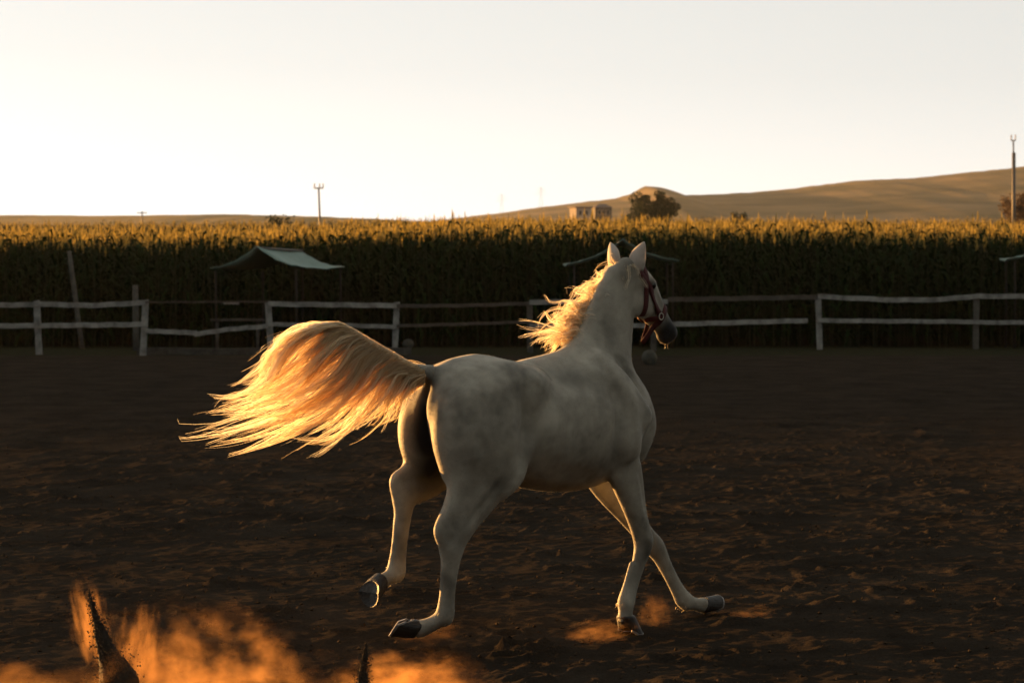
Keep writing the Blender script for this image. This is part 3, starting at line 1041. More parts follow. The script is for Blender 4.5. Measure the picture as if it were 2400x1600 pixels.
# loin, hip bones, croup
fd.both(fd.add, [(-.45, .14, 1.34, .10, .075), (-.62, .155, 1.345, .12, .105), (-.78, .135, 1.325, .12, .105)], k=.07)
fd.both(fd.add, [(-.50, .215, 1.315, .05, .05), (-.56, .225, 1.27, .05, .06)], k=.08)
# tail head
fd.add([(-.86, 0, 1.40, .06, .05), (-.96, 0, 1.385, .05, .045), (-1.04, .01, 1.40, .043, .04)], k=.06)
# buttocks and thighs
def leg(st, **kw):
    st = np.array(st, float)
    low = st[:, 4] < .066
    st[low, 3] *= 1.13; st[low, 4] *= 1.15
    fd.add(st, **kw)
def buttock(sy, low):
    fd.add([(-.87, sy * .09, 1.33, .095, .10), (-.955, sy * .11, 1.22, .10, .11), (-.975, sy * .12, 1.09, .10, .115), low], k=.045)
buttock(1, (-.93, .13, .95, .08, .11))
buttock(-1, (-.93, -.135, .93, .085, .12))
fd.cut([(-1.09, 0, 1.34, .014, .06), (-1.105, 0, 1.2, .018, .085), (-1.09, 0, 1.0, .024, .10), (-1.0, 0, .84, .035, .10)], k=.055)
fd.both(fd.add, [(-.80, .162, 1.25, .115, .21), (-.81, .19, 1.08, .11, .205), (-.77, .185, .95, .095, .16)], k=.06)
# ---- right hind leg
leg([(-.62, -.195, 1.02, .075, .09), (-.655, -.195, .90, .075, .085), (-.73, -.19, .83, .06, .07)], k=.06)         # stifle
leg([(-.76, -.18, .95, .09, .16), (-.835, -.172, .80, .074, .108), (-.915, -.162, .685, .052, .075), (-.985, -.153, .60, .041, .062), (-1.01, -.15, .54, .040, .058),
        (-1.022, -.149, .47, .033, .047), (-1.03, -.147, .38, .027, .037), (-1.037, -.145, .30, .027, .036), (-1.047, -.142, .232, .034, .043), (-1.055, -.14, .205, .034, .040)], k=.03)
leg([(-.90, -.162, .88, .05, .09), (-.975, -.158, .77, .034, .065), (-1.03, -.154, .69, .028, .05), (-1.055, -.152, .64, .028, .04)], k=.05)
leg([(-.955, -.158, .88, .04, .06), (-1.03, -.155, .75, .024, .026), (-1.095, -.152, .655, .024, .026), (-1.085, -.15, .60, .024, .026), (-1.045, -.15, .54, .024, .026)], k=.03)
leg([(-1.058, -.148, .44, .016, .014), (-1.068, -.146, .33, .015, .013), (-1.072, -.143, .245, .02, .017)], k=.018)   # tendon
leg([(-1.05, -.14, .215, .03, .034), (-1.10, -.095, .175, .031, .033), (-1.14, -.055, .152, .037, .039)], k=.02)
# ---- left hind leg, lifted
leg([(-.60, .19, 1.03, .075, .09), (-.615, .195, .92, .075, .085), (-.68, .19, .86, .06, .07)], k=.06)
leg([(-.74, .18, .98, .09, .15), (-.83, .17, .88, .072, .105), (-.925, .158, .825, .052, .075), (-1.015, .15, .80, .041, .06), (-1.05, .15, .765, .040, .056),
        (-1.062, .15, .70, .033, .045), (-1.075, .15, .60, .027, .037), (-1.09, .15, .50, .027, .036), (-1.103, .15, .425, .034, .043), (-1.11, .15, .40, .034, .040)], k=.03)
leg([(-.84, .165, .96, .05, .09), (-.95, .16, .895, .034, .06), (-1.03, .155, .86, .028, .045), (-1.07, .152, .83, .026, .035)], k=.05)
leg([(-.91, .16, .96, .04, .055), (-1.03, .155, .915, .024, .026), (-1.105, .152, .878, .025, .027), (-1.112, .15, .83, .024, .026), (-1.085, .15, .77, .024, .026)], k=.03)
leg([(-1.10, .15, .66, .016, .014), (-1.118, .15, .54, .015, .013), (-1.135, .15, .44, .02, .018)], k=.018)
leg([(-1.11, .15, .405, .03, .034), (-1.165, .155, .385, .030, .031), (-1.20, .157, .372, .033, .035)], k=.02)
# ---- right fore leg
leg([(.20, -.165, .93, .075, .115), (.255, -.16, .80, .066, .10), (.315, -.155, .66, .052, .072), (.365, -.15, .545, .041, .05), (.392, -.15, .475, .043, .052), (.382, -.15, .425, .036, .044),
        (.345, -.15, .34, .026, .034), (.30, -.15, .245, .026, .033), (.268, -.15, .18, .034, .041), (.255, -.15, .150, .034, .04)], k=.035)
leg([(.30, -.15, .36, .015, .013), (.262, -.15, .27, .015, .013), (.232, -.15, .185, .02, .018)], k=.018)
leg([(.252, -.15, .158, .030, .034), (.250, -.15, .115, .030, .032), (.250, -.15, .085, .035, .038)], k=.02)
# ---- left fore leg, reaching forward
LF = [(.30, .15, .90, .075, .11), (.42, .13, .745, .066, .095), (.555, .10, .585, .052, .068), (.655, .075, .47, .041, .049), (.715, .062, .405, .043, .052), (.752, .058, .36, .036, .044),
      (.81, .05, .27, .026, .034), (.885, .045, .165, .026, .033), (.938, .04, .095, .034, .042), (.957, .04, .077, .034, .04)]
leg(LF, k=.035)
leg([(.765, .054, .30, .015, .013), (.84, .047, .185, .015, .013), (.90, .042, .09, .02, .018)], k=.018)
leg([(.955, .04, .085, .030, .034), (1.03, .036, .062, .030, .032), (1.085, .034, .052, .035, .037)], k=.02)
# ---- head
fd.add([(.405, 0, 1.895, .062, .075), (.455, 0, 1.865, .078, .095), (.52, 0, 1.80, .080, .112), (.595, 0, 1.725, .062, .095), (.665, 0, 1.655, .047, .070), (.725, 0, 1.597, .044, .058), (.762, 0, 1.563, .043, .052)], k=.03)
fd.both(fd.add, [(.445, .045, 1.755, .030, .06), (.50, .05, 1.725, .034, .078), (.54, .045, 1.725, .03, .06)], k=.03)   # cheek plates
fd.both(fd.add, [(.525, .072, 1.855, .018, .024), (.555, .070, 1.835, .018, .022)], k=.025)                           # brow
fd.both(fd.cut, [(.575, .085, 1.775, .014, .02), (.63, .066, 1.72, .012, .016)], k=.03)
fd.add([(.70, 0, 1.545, .028, .022), (.728, 0, 1.53, .028, .022)], k=.025)                                           # lower lip
fd.both(fd.add, [(.755, .034, 1.588, .014, .02), (.772, .033, 1.573, .013, .018)], k=.02)                             # nostril wings
fd.both(fd.cut, [(.782, .047, 1.578, .008, .012), (.768, .05, 1.585, .006, .01)], k=.01)
fd.cut([(.46, 0, 1.22, .010, .024), (.545, 0, 1.07, .014, .035)], k=.05)
V, Q = fd.mesh()
V = relax(V, Q, 4)

# muscle lines: strokes drawn on the flank (x, z), pushed in or out along the normal, both sides
def vnormals(V):
    n = np.cross(V[Q[:, 2]] - V[Q[:, 0]], V[Q[:, 3]] - V[Q[:, 1]])
    N = np.stack([sum(np.bincount(Q[:, k], weights=n[:, c], minlength=len(V)) for k in range(4)) for c in range(3)], -1)
    return N / (np.linalg.norm(N, axis=1, keepdims=True) + 1e-12)
def stroke(pts, width, depth, side=0, ymin=.03):
    global V
    S = catmull(np.array(pts, float), 8)
    d2 = np.full(len(V), 9.0)
    ends = np.ones(len(V))
    for i in range(len(S) - 1):
        a_, b_ = S[i], S[i + 1]
        e = b_ - a_; L2 = e @ e
        w = V[:, [0, 2]] - a_
        t = np.clip((w @ e) / L2, 0, 1)
        dd = ((w - t[:, None] * e) ** 2).sum(1)
        u = (i + t) / (len(S) - 1)
        better = dd < d2
        d2 = np.where(better, dd, d2)
        ends = np.where(better, np.sin(np.clip(u * .84 + .08, 0, 1) * math.pi) ** .6, ends)
    N = vnormals(V)
    m = np.exp(-d2 / width ** 2) * ends * smooth01((np.abs(V[:, 1]) - ymin) / .04) * smooth01((np.sign(V[:, 1]) * N[:, 1] - .05) / .4)
    if side: m = m * (np.sign(V[:, 1]) == side)
    V = V + N * (m * depth)[:, None]
stroke([(-.57, 1.40), (-.60, 1.28), (-.60, 1.13), (-.63, .99), (-.66, .89)], .055, -.026)      # haunch against flank
stroke([(-.74, 1.36), (-.76, 1.20), (-.75, 1.05), (-.72, .93)], .075, .016)                    # swell of the thigh
stroke([(-.36, 1.30), (-.40, 1.12), (-.36, .96)], .10, .012)                                   # barrel
stroke([(.03, 1.42), (.085, 1.22), (.075, 1.02), (.13, .86)], .040, -.028)                     # behind the shoulder
stroke([(.10, 1.40), (.19, 1.22), (.21, 1.06), (.24, .95)], .050, .016)                        # shoulder and upper arm
stroke([(.20, 1.47), (.30, 1.34), (.37, 1.20)], .030, -.018)                                   # neck against shoulder
stroke([(-.36, 1.38), (-.22, 1.34), (-.06, 1.31)], .045, -.018)                                # hollow behind the withers
stroke([(-.10, 1.42), (.04, 1.36)], .035, .010)
stroke([(-.93, 1.28), (-.945, 1.12), (-.90, .98)], .030, -.012)                                # hamstring line
stroke([(-.52, 1.38), (-.56, 1.34)], .045, .014)                                               # point of hip
stroke([(-.68, 1.44), (-.80, 1.40)], .045, -.008)
stroke([(.16, .88), (.28, .93), (.42, .92)], .026, -.012)                                      # arm into chest
stroke([(.40, 1.66), (.40, 1.50), (.42, 1.34)], .026, -.014)                                   # jugular groove
stroke([(.22, 1.60), (.16, 1.48)], .05, -.010)
stroke([(.27, .86), (.33, .72), (.37, .60)], .015, -.008, -1)                                  # forearm
stroke([(-.79, .86), (-.88, .75), (-.96, .66)], .020, -.010, -1)                               # gaskin
stroke([(-1.05, .70), (-1.03, .63), (-1.06, .57)], .014, -.008, -1)                            # hollow of the hock
stroke([(.365, .50), (.40, .46), (.375, .42)], .012, .006, -1)
stroke([(-.45, .93), (-.20, .86), (.02, .85)], .05, -.010)                                     # belly edge
stroke([(.46, 1.80), (.445, 1.73), (.47, 1.665), (.54, 1.655)], .016, -.008)                   # edge of the jaw
stroke([(.58, 1.79), (.66, 1.70)], .016, -.006)
for k_ in range(7):
    xr_ = -.42 + .07 * k_
    stroke([(xr_, 1.24), (xr_ - .03, 1.10), (xr_ - .07, .95)], .014, -.0028)
V = relax(V, Q, 2)
body_me = mesh_np('body', V, Q, True)

# pigment: dark skin on the muzzle, below the dock with shade painted in, on knees and hocks; dapples come from the material
def near(P, c, r):
    return np.exp(-((np.linalg.norm((P - np.array(c)) / np.array(r), axis=1)) ** 2))
pig_shade = np.zeros(len(V))
for c, r, a in [((.76, 0, 1.56), (.14, .15, .13), 1.5), ((.67, 0, 1.63), (.11, .11, .10), .7), ((.66, 0, 1.73), (.09, .07, .09), .5), ((.53, -.085, 1.83), (.045, .04, .035), .8), ((.53, .085, 1.83), (.045, .04, .035), .8),
                ((-1.02, 0, 1.33), (.09, .05, .14), 1.2), ((-1.0, .02, 1.12), (.14, .085, .26), 1.3), ((-.93, .03, .90), (.20, .13, .20), 1.15), ((-.90, .11, .92), (.12, .08, .14), .7),  # dark skin below the dock, plus painted shade in cleft and inner thighs
                ((-1.02, -.13, .60), (.09, .09, .10), .62), ((-1.04, .15, .82), (.09, .09, .10), .5), ((.39, -.15, .46), (.07, .08, .07), .5), ((.71, .06, .41), (.07, .08, .07), .35),
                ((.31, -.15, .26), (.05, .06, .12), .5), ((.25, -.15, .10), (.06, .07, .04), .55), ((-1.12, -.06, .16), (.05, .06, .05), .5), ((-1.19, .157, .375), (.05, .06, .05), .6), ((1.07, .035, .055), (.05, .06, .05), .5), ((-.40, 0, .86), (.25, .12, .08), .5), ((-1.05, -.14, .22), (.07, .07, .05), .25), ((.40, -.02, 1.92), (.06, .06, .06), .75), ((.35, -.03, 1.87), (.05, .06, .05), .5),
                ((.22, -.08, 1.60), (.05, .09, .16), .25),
                ((-.19, -.2, 1.36), (.13, .12, .06), .38), ((-.93, -.2, 1.0), (.09, .12, .14), .35), ((-.60, -.28, 1.02), (.06, .1, .16), .25), ((.09, -.27, 1.02), (.05, .1, .16), .3),  # milder dark patches on the right side: withers hollow, thigh, flank, shoulder
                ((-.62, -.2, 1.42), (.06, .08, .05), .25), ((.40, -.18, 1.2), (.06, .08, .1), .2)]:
    pig_shade = np.maximum(pig_shade, a * near(V, c, r))
at_ = body_me.attributes.new('pigment_shade', 'FLOAT', 'POINT')
pig_shade = np.minimum(pig_shade, 1)
at_.data.foreach_set('value', pig_shade.astype(np.float32))

def coat_material():
    m, nt, b = new_mat('pale_grey_coat')
    tc = nt.nodes.new('ShaderNodeTexCoord')
    ob = tc.outputs['Object']
    base = ramp(nt, noise(nt, 3.2, 3, ob), [(0.28, (0.125, 0.113, 0.090)), (0.46, (0.33, 0.302, 0.243)), (0.72, (0.49, 0.453, 0.37))])
    dap = ramp(nt, noise(nt, 11, 3, ob), [(0.35, (0.72, 0.72, 0.72)), (0.6, (1.05, 1.05, 1.04))])
    base = mixc(nt, 0.6, base, dap, 'MULTIPLY')
    fl = ramp(nt, noise(nt, 120, 2, ob), [(0.30, (0.55, 0.5, 0.45)), (0.42, (1, 1, 1))])
    base = mixc(nt, 0.35, base, fl, 'MULTIPLY')
    pa = nt.nodes.new('ShaderNodeAttribute'); pa.attribute_name = 'pigment_shade'
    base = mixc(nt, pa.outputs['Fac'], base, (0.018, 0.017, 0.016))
    nt.links.new(base, b.inputs['Base Color'])
    b.inputs['Roughness'].default_value = 0.62
    b.inputs['Specular IOR Level'].default_value = 0.25
    b.inputs['Sheen Weight'].default_value = 0.2
    b.inputs['Sheen Roughness'].default_value = 0.35
    b.inputs['Sheen Tint'].default_value = (1, .95, .88, 1)
    mp = nt.nodes.new('ShaderNodeMapping'); mp.inputs['Scale'].default_value = (30, 90, 90)
    nt.links.new(ob, mp.inputs[0])
    bp = nt.nodes.new('ShaderNodeBump'); bp.inputs['Strength'].default_value = 0.3; bp.inputs['Distance'].default_value = 0.004
    nt.links.new(noise(nt, 3.0, 4, mp.outputs[0]), bp.inputs['Height'])
    nt.links.new(bp.outputs[0], b.inputs['Normal'])
    return m
M_COAT = coat_material()
M_HOOF = simple_mat('dark_hoof_horn', (0.012, 0.010, 0.008), (0.03, 0.024, 0.018), 14, 0.55, 0.3, 60, 0.4)
M_SHOE = simple_mat('worn_steel_shoe', (0.10, 0.09, 0.08), (0.2, 0.18, 0.16), 20, 0.4, spec=0.6)
M_EYE = simple_mat('eye', (0.01, 0.007, 0.005), (0.015, 0.01, 0.006), 20, 0.08, spec=0.6)
M_SOLE = simple_mat('hoof_sole', (0.05, 0.04, 0.03), (0.09, 0.075, 0.055), 25, 0.9, 0.5, 60)

horse = empty('horse', HORSE_LOC, TH)
tag(horse, 'pale grey horse with streaming tail trotting away across the arena', 'horse')
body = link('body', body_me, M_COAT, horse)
BVH = BVHTree.FromPolygons([Vector(v) for v in V], [tuple(q) for q in Q])

def coat_hair(n=90000):
    r = np.random.default_rng(44)
    A, B_, C_, D_ = (V[Q[:, k]] for k in range(4))
    nr = np.cross(C_ - A, D_ - B_); area = np.linalg.norm(nr, axis=1)
    nr = nr / (area[:, None] + 1e-12)
    w = r.choice(len(Q), n, p=area / area.sum())
    a, b = r.random((n, 1)), r.random((n, 1))
    P = (A[w] * (1 - a) + B_[w] * a) * (1 - b) + (D_[w] * (1 - a) + C_[w] * a) * b
    N = nr[w]
    fl = np.array([-.75, 0, -.55]) + r.normal(size=(n, 3)) * .22
    T = fl - N * (fl * N).sum(1)[:, None]
    T /= np.linalg.norm(T, axis=1)[:, None] + 1e-9
    L_ = r.uniform(.008, .015, (n, 1))
    S = np.cross(N, T) * r.uniform(.0005, .0009, (n, 1))
    tip = P + T * L_ + N * L_ * r.uniform(.12, .5, (n, 1))
    Vh = np.stack([P - S - N * .001, P + S - N * .001, tip], 1).reshape(-1, 3)
    me = mesh_np('coat_hair', Vh, np.arange(3 * n).reshape(n, 3), False)
    pg = pig_shade[Q[w, 0]]
    at2 = me.attributes.new('pigment_shade', 'FLOAT', 'POINT')
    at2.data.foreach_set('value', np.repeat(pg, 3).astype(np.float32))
    o = link('coat_hair', me, M_COAT, horse)
    o['kind'] = 'stuff'
coat_hair()
for sy in (1, -1):
    bm = bmesh.new()
    bmesh.ops.create_uvsphere(bm, u_segments=16, v_segments=12, radius=.021)
    link('eye', bm_mesh('eye', bm, True), M_EYE, horse, loc=(.545, sy * .072, 1.828))

# ears: curved cups, opening forward
M_EAR = simple_mat('ear_coat', (.46, .42, .37), (.58, .54, .48), 30, .7, translucent=.3)
def ear(base, tip, side, name='ear'):
    base, tip = Vector(base), Vector(tip)
    ax = (tip - base); Ln = ax.length; ax.normalize()
    fwd = Vector((1, side * -.35, 0)); fwd = (fwd - ax * fwd.dot(ax)).normalized()
    sd = ax.cross(fwd).normalized()
    bm = bmesh.new(); rows = []
    n, mm = 14, 14
    for i in range(n + 1):
        t = i / n
        w = 0.043 * (math.sin(math.pi * min(1, .16 + t * .84)) ** .75) * (1.12 - .25 * t) + .0012
        open_a = rad(70) * (0.35 + .65 * math.sin(math.pi * min(t * 1.15, 1)))
        curl = Vector((0, 0, 0)) + sd * (side * -0.012 * math.sin(t * math.pi)) + sd * (side * .016 * t * t)
        row = []
        for k in range(mm + 1):
            a = -math.pi + open_a + (2 * math.pi - 2 * open_a) * k / mm      # back of the ear round to both edges
            row.append(bm.verts.new(base + ax * Ln * t + curl - fwd * (math.cos(a) * w * .72) * 1.0 + sd * (math.sin(a) * w)))
        rows.append(row)
    for i in range(n):
        for k in range(mm):
            bm.faces.new((rows[i][k], rows[i][k + 1], rows[i + 1][k + 1], rows[i + 1][k]))
    o = link(name, bm_mesh(name, bm, True), M_EAR, horse)
    s = o.modifiers.new('thickness', 'SOLIDIFY'); s.thickness = .004; s.offset = 0
    return o
ear(hpix(1441, 632, .055), hpix(1434, 567, .085) , 1)
ear(hpix(1494, 634, -.055), hpix(1503, 566, -.07), -1)

# hooves
def hoof(top, axis_, toe, scale=1.0, shoe=True):
    """top: centre of the coronet, axis_: from coronet to sole, toe: forward direction of the hoof"""
    top, ax, toe = Vector(top), Vector(axis_).normalized(), Vector(toe)
    toe = (toe - ax * toe.dot(ax)).normalized()
    sd = ax.cross(toe).normalized()
    root_bm = bmesh.new(); rows = []
    n = 24
    H = .078 * scale
    def rim(t, k, grow=1.0):
        a = 2 * math.pi * k / n
        c, s = math.cos(a), math.sin(a)
        w = (.046 + .014 * t) * scale * grow
        lf = (.048 + .018 * t) * scale * grow if c > 0 else (.040 + .006 * t) * scale * grow
        slope = .030 * t * scale
        heel = 1 - .42 * max(0, -c) * t
        return top + toe * (c * lf + slope) + sd * (s * w) + ax * (H * t * (heel if c < 0 else 1))
    for t in (-.08, 0, .3, .65, 1.0):
        rows.append([root_bm.verts.new(rim(max(t, 0), k, .9 if t < 0 else 1) - (ax * .008 if t < 0 else Vector())) for k in range(n)])
    for i in range(len(rows) - 1):
        for k in range(n):
            root_bm.faces.new((rows[i][k], rows[i][(k + 1) % n], rows[i + 1][(k + 1) % n], rows[i + 1][k]))
    root_bm.faces.new(rows[0][::-1])
    inner = [root_bm.verts.new(top + (rim(1, k) - top) * 1.0 + (top + ax * H * .9 + toe * .03 * scale - rim(1, k)) * .22 - ax * .004) for k in range(n)]
    for k in range(n):
        root_bm.faces.new((rows[-1][k], rows[-1][(k + 1) % n], inner[(k + 1) % n], inner[k]))
    cpt = root_bm.verts.new(sum((v.co for v in inner), Vector()) / n - ax * .002)
    for k in range(n):
        root_bm.faces.new((inner[k], inner[(k + 1) % n], cpt))
    h = link('hoof', bm_mesh('hoof', root_bm, False), M_HOOF, horse)
    if shoe:
        bm = bmesh.new()
        ks = [k for k in range(n) if math.cos(2 * math.pi * k / n) > -.82]
        ks = sorted(ks, key=lambda k: (k + n // 2) % n)
        secs = []
        for k in ks:
            o = rim(1, k, 1.03); c = top + ax * H * .95 + toe * .03 * scale
            i_ = o + (c - o).normalized() * .021
            secs.append([bm.verts.new(o + ax * .001), bm.verts.new(i_ + ax * .001), bm.verts.new(i_ + ax * .011), bm.verts.new(o + ax * .011)])
        for a, b_ in zip(secs, secs[1:]):
            for j in range(4):
                bm.faces.new((a[j], a[(j + 1) % 4], b_[(j + 1) % 4], b_[j]))
        bm.faces.new(secs[0]); bm.faces.new(secs[-1][::-1])
        link('horseshoe', bm_mesh('horseshoe', bm), M_SHOE, h)
    return h
hoof((-1.143, -.048, .152), (-.56, .56, .55), (-.45, .45, -.77), 1.15)       # right hind, sole turned back
hoof((-1.21, .157, .372), (-.92, -.05, -.15), (-.15, 0, -.98), 1.12, shoe=False)         # left hind, lifted
hoof((.252, -.15, .085), (.0, 0, -1), (1, 0, -.25), 1.12)                       # right fore
hoof((1.095, .034, .050), (.80, 0, -.45), (.5, 0, .85), 1.05)                 # left fore

# ------------------------------------------------------------------ hair strands
def strands_mesh(name, paths, radii, tone=None):
    """paths (N,K,3), radii (N,K): flat tapered strands with random roll, one mesh"""
    P = np.asarray(paths); N, K, _ = P.shape
    T = np.gradient(P, axis=1); T /= np.linalg.norm(T, axis=2, keepdims=True) + 1e-9
    ref = RNG.normal(size=(N, 1, 3))
    U = np.cross(T, ref); U /= np.linalg.norm(U, axis=2, keepdims=True) + 1e-9
    R_ = np.asarray(radii)[:, :, None]
    V = np.stack([P - R_ * U, P + R_ * U], 2).reshape(-1, 3)
    base = (np.arange(N * K) * 2).reshape(N, K)
    a = base[:, :-1]; c = base[:, 1:]
    q = np.stack([a, a + 1, c + 1, c], -1).reshape(-1, 4)
    me = mesh_np(name, V, q, True)
    tone = np.asarray(tone) if tone is not None else RNG.random(N)
    at_ = me.attributes.new('tone', 'FLOAT', 'POINT')
    at_.data.foreach_set('value', np.repeat(tone, 2 * K).astype(np.float32))
    return me

def hair_material(name, c1, c2, trans=.72):
    m, nt, b = new_mat(name)
    tc = nt.nodes.new('ShaderNodeTexCoord')
    ta = nt.nodes.new('ShaderNodeAttribute'); ta.attribute_name = 'tone'
    col = ramp(nt, ta.outputs['Fac'], [(.0, tuple(x * .38 for x in c1)), (.22, c1), (.75, c2)])
    nt.links.new(col, b.inputs['Base Color'])
    b.inputs['Roughness'].default_value = .45
    b.inputs['Specular IOR Level'].default_value = .4
    tr = nt.nodes.new('ShaderNodeBsdfTranslucent'); nt.links.new(col, tr.inputs[0])
    mx = nt.nodes.new('ShaderNodeMixShader'); mx.inputs[0].default_value = trans
    nt.links.new(b.outputs[0], mx.inputs[1]); nt.links.new(tr.outputs[0], mx.inputs[2])
    nt.links.new(mx.outputs[0], nt.nodes['Material Output'].inputs[0])
    return m
M_HAIR = hair_material('pale_horse_hair', (.82, .64, .40), (.96, .89, .73))

# tail: it streams back and swings to the horse's left; guides drawn on that upright plane
TAIL_D = np.array([-.86, .51])
TAIL_N = np.array([.51, .86, 0.0])
DOCK = np.array([-1.04, 0.0, 1.41])
def tpix(px, py, off=0.0):
    """photo pixel -> horse space on the tail's upright plane"""
    d = ray(px, py)
    f = np.array([math.cos(TH), math.sin(TH)]); l = np.array([-math.sin(TH), math.cos(TH)])
    W = np.array(HORSE_LOC[:2])
    nrm = TAIL_N[:2]
    # horse-space xy of t*d: ((t d - W).f, (t d - W).l); plane: (q - DOCK).nrm = off
    a = np.array([d[:2] @ f, d[:2] @ l]); c = np.array([W @ f, W @ l])
    t = (off + DOCK[:2] @ nrm + c @ nrm) / (a @ nrm)
    q = t * a - c
    return np.array([q[0], q[1], CAM_H + t * d[2]])
def resample(P, K):
    C = catmull(P, 12)
    s = np.concatenate([[0], np.cumsum(np.linalg.norm(np.diff(C, axis=0), axis=1))])
    u = np.linspace(0, s[-1], K)
    return np.stack([np.interp(u, s, C[:, k]) for k in range(C.shape[1])], -1)
K = 16
GUIDES = [
    [(992, 882), (965, 915), (940, 950), (915, 985), (893, 1018)],
    [(965, 868), (930, 925), (895, 975), (860, 1010), (815, 1035)],
    [(930, 845), (893, 920), (840, 980), (770, 1025), (680, 1052)],
    [(893, 822), (850, 905), (780, 970), (690, 1015), (560, 1070)],
    [(862, 802), (815, 885), (735, 950), (620, 1000), (445, 1036)],
    [(835, 784), (785, 858), (715, 920), (600, 965), (425, 1000)],
    [(812, 770), (750, 825), (690, 885), (600, 935), (490, 965)],
    [(795, 760), (725, 785), (668, 838), (625, 895), (530, 940)],
    [(790, 757), (700, 776), (645, 815), (622, 868), (560, 915), (470, 922)],
]
G = np.array([resample([tpix(x, y) for x, y in g], K) for g in GUIDES])
gpos = np.linspace(0, 1, len(GUIDES))
def guide(s):
    s = np.clip(s, 0, 1) * (len(GUIDES) - 1)
    i = min(int(s), len(GUIDES) - 2); t = s - i
    return G[i] * (1 - t) + G[i + 1] * t
# flesh of the tail
dock_pts = [DOCK + np.array([.03, 0, -.01])] + [tpix(x, y) for x, y in ((966, 866), (925, 842), (875, 812), (828, 783))]
dk = link('dock', tube_mesh('dock', dock_pts, [.044, .030, .017, .010, .004], 12), M_COAT, horse)
dat = dk.data.attributes.new('pigment_shade', 'FLOAT', 'POINT')
dat.data.foreach_set('value', np.full(len(dk.data.vertices), .3, dtype=np.float32))
tpath, trad, ttone = [], [], []
def wig(K, amp, rng, f=(1, 3)):
    t = np.linspace(0, 1, K)[:, None]
    ph = rng.uniform(0, 6.28, 3); fr = rng.uniform(*f, 3)
    return amp * np.sin(t * fr * 6.28 / 2 + ph) * t ** 1.2
rng = np.random.default_rng(21)
tt = np.linspace(0, 1, K)[:, None]
NCL = 205
for c in range(NCL):
    s = rng.random() ** .85
    g = guide(s)
    nb = rng.normal() * .5
    off = TAIL_N * np.clip(nb, -1, 1) * .07 + np.array([0, 0, rng.normal() * .022])
    lenf = rng.uniform(.55, 1.08) if rng.random() < .75 else rng.uniform(.35, .7)
    gi = resample(g, 60)
    u = np.linspace(0, lenf, K)
    gl = np.stack([np.interp(u, np.linspace(0, 1, 60), gi[:, k]) for k in range(3)], -1)
    ra = rng.uniform(-1.2, 2.2); rr_ = np.interp(s, [0, .3, .7, 1], [.045, .034, .02, .01])
    root_off = -TAIL_N * math.cos(ra) * rr_ + np.array([0, 0, 1]) * math.sin(ra) * rr_
    lock = gl + off * (np.clip(tt * 1.8, 0, 1) * (1 - .45 * tt)) + root_off * (1 - tt) ** 2 + (guide(s - .12)[0] - g[0]) * np.clip(1 - tt / .14, 0, 1) ** 1.5 + wig(K, rng.uniform(.02, .06), rng, (.7, 2.6))
    thin = rng.random() < .45
    cr = rng.uniform(.003, .008) if thin else rng.uniform(.007, .019)
    nh = int(rng.uniform(4, 11) if thin else rng.uniform(14, 27))
    tipconv = rng.uniform(.06, .25)
    tone = rng.random()
    for h in range(nh):
        o = rng.normal(size=3) * cr
        o[2] *= .8
        prof = np.sin(np.clip(tt * 1.3 + .10, 0, 1) * math.pi * .5) * (1 - (1 - tipconv) * tt ** 1.5)
        p = lock + o * prof + wig(K, .007, rng, (1.5, 4))
        if rng.random() < .06:
            p = p + (rng.normal(size=3) * .05) * tt ** 2
        lf = rng.uniform(.65, 1.0)
        u2 = np.linspace(0, lf, K)
        p = np.stack([np.interp(u2, np.linspace(0, 1, K), p[:, k]) for k in range(3)], -1)
        r = rng.uniform(.0009, .0016)
        tpath.append(p); trad.append(r * (1 - .75 * tt[:, 0] ** 2)); ttone.append(tone * .7 + rng.random() * .3)
# covering hair of the dock
for c in range(4800):
    s = rng.random()
    g = guide(s)
    ra = rng.uniform(-.9, 2.0); rr_ = np.interp(s, [0, .15, .4, .7, 1], [.047, .043, .036, .026, .014])
    ro = -TAIL_N * math.cos(ra) * rr_ + np.array([0, 0, 1]) * math.sin(ra) * rr_
    gi = resample(g, 40); u = np.linspace(0, rng.uniform(.10, .38), K)
    p = np.stack([np.interp(u, np.linspace(0, 1, 40), gi[:, k]) for k in range(3)], -1)
    p = p + (guide(s - rng.uniform(.08, .2))[0] - g[0]) * (1 - tt) ** 2.2 + ro * (1 - .55 * tt) + wig(K, .004, rng, (1, 3))
    tpath.append(p); trad.append(rng.uniform(.0009, .0014) * (1 - .7 * tt[:, 0])); ttone.append(rng.uniform(.05, .4 + .6 * s))
# short fringe on top of the dock
for c in range(260):
    f_ = rng.random() ** .8
    seg = f_ * (len(dock_pts) - 1); i = min(int(seg), len(dock_pts) - 2)
    p0 = dock_pts[i] * (1 - seg + i) + dock_pts[i + 1] * (seg - i)
    r0 = np.interp(f_, [0, 1], [.047, .014])
    d = np.array([-.85, .48, .30]) + rng.normal(size=3) * .22
    L_ = rng.uniform(.03, .085)
    st = p0 + np.array([0, 0, r0 * .8]) + TAIL_N * rng.normal() * r0 * .5
    p = st + d * L_ * tt + np.array([0, 0, -.02]) * tt ** 2
    tpath.append(p); trad.append(np.full(K, .0008) * (1 - .6 * tt[:, 0])); ttone.append(rng.random())
tail = link('tail', strands_mesh('tail', tpath, trad, ttone), M_HAIR, horse)

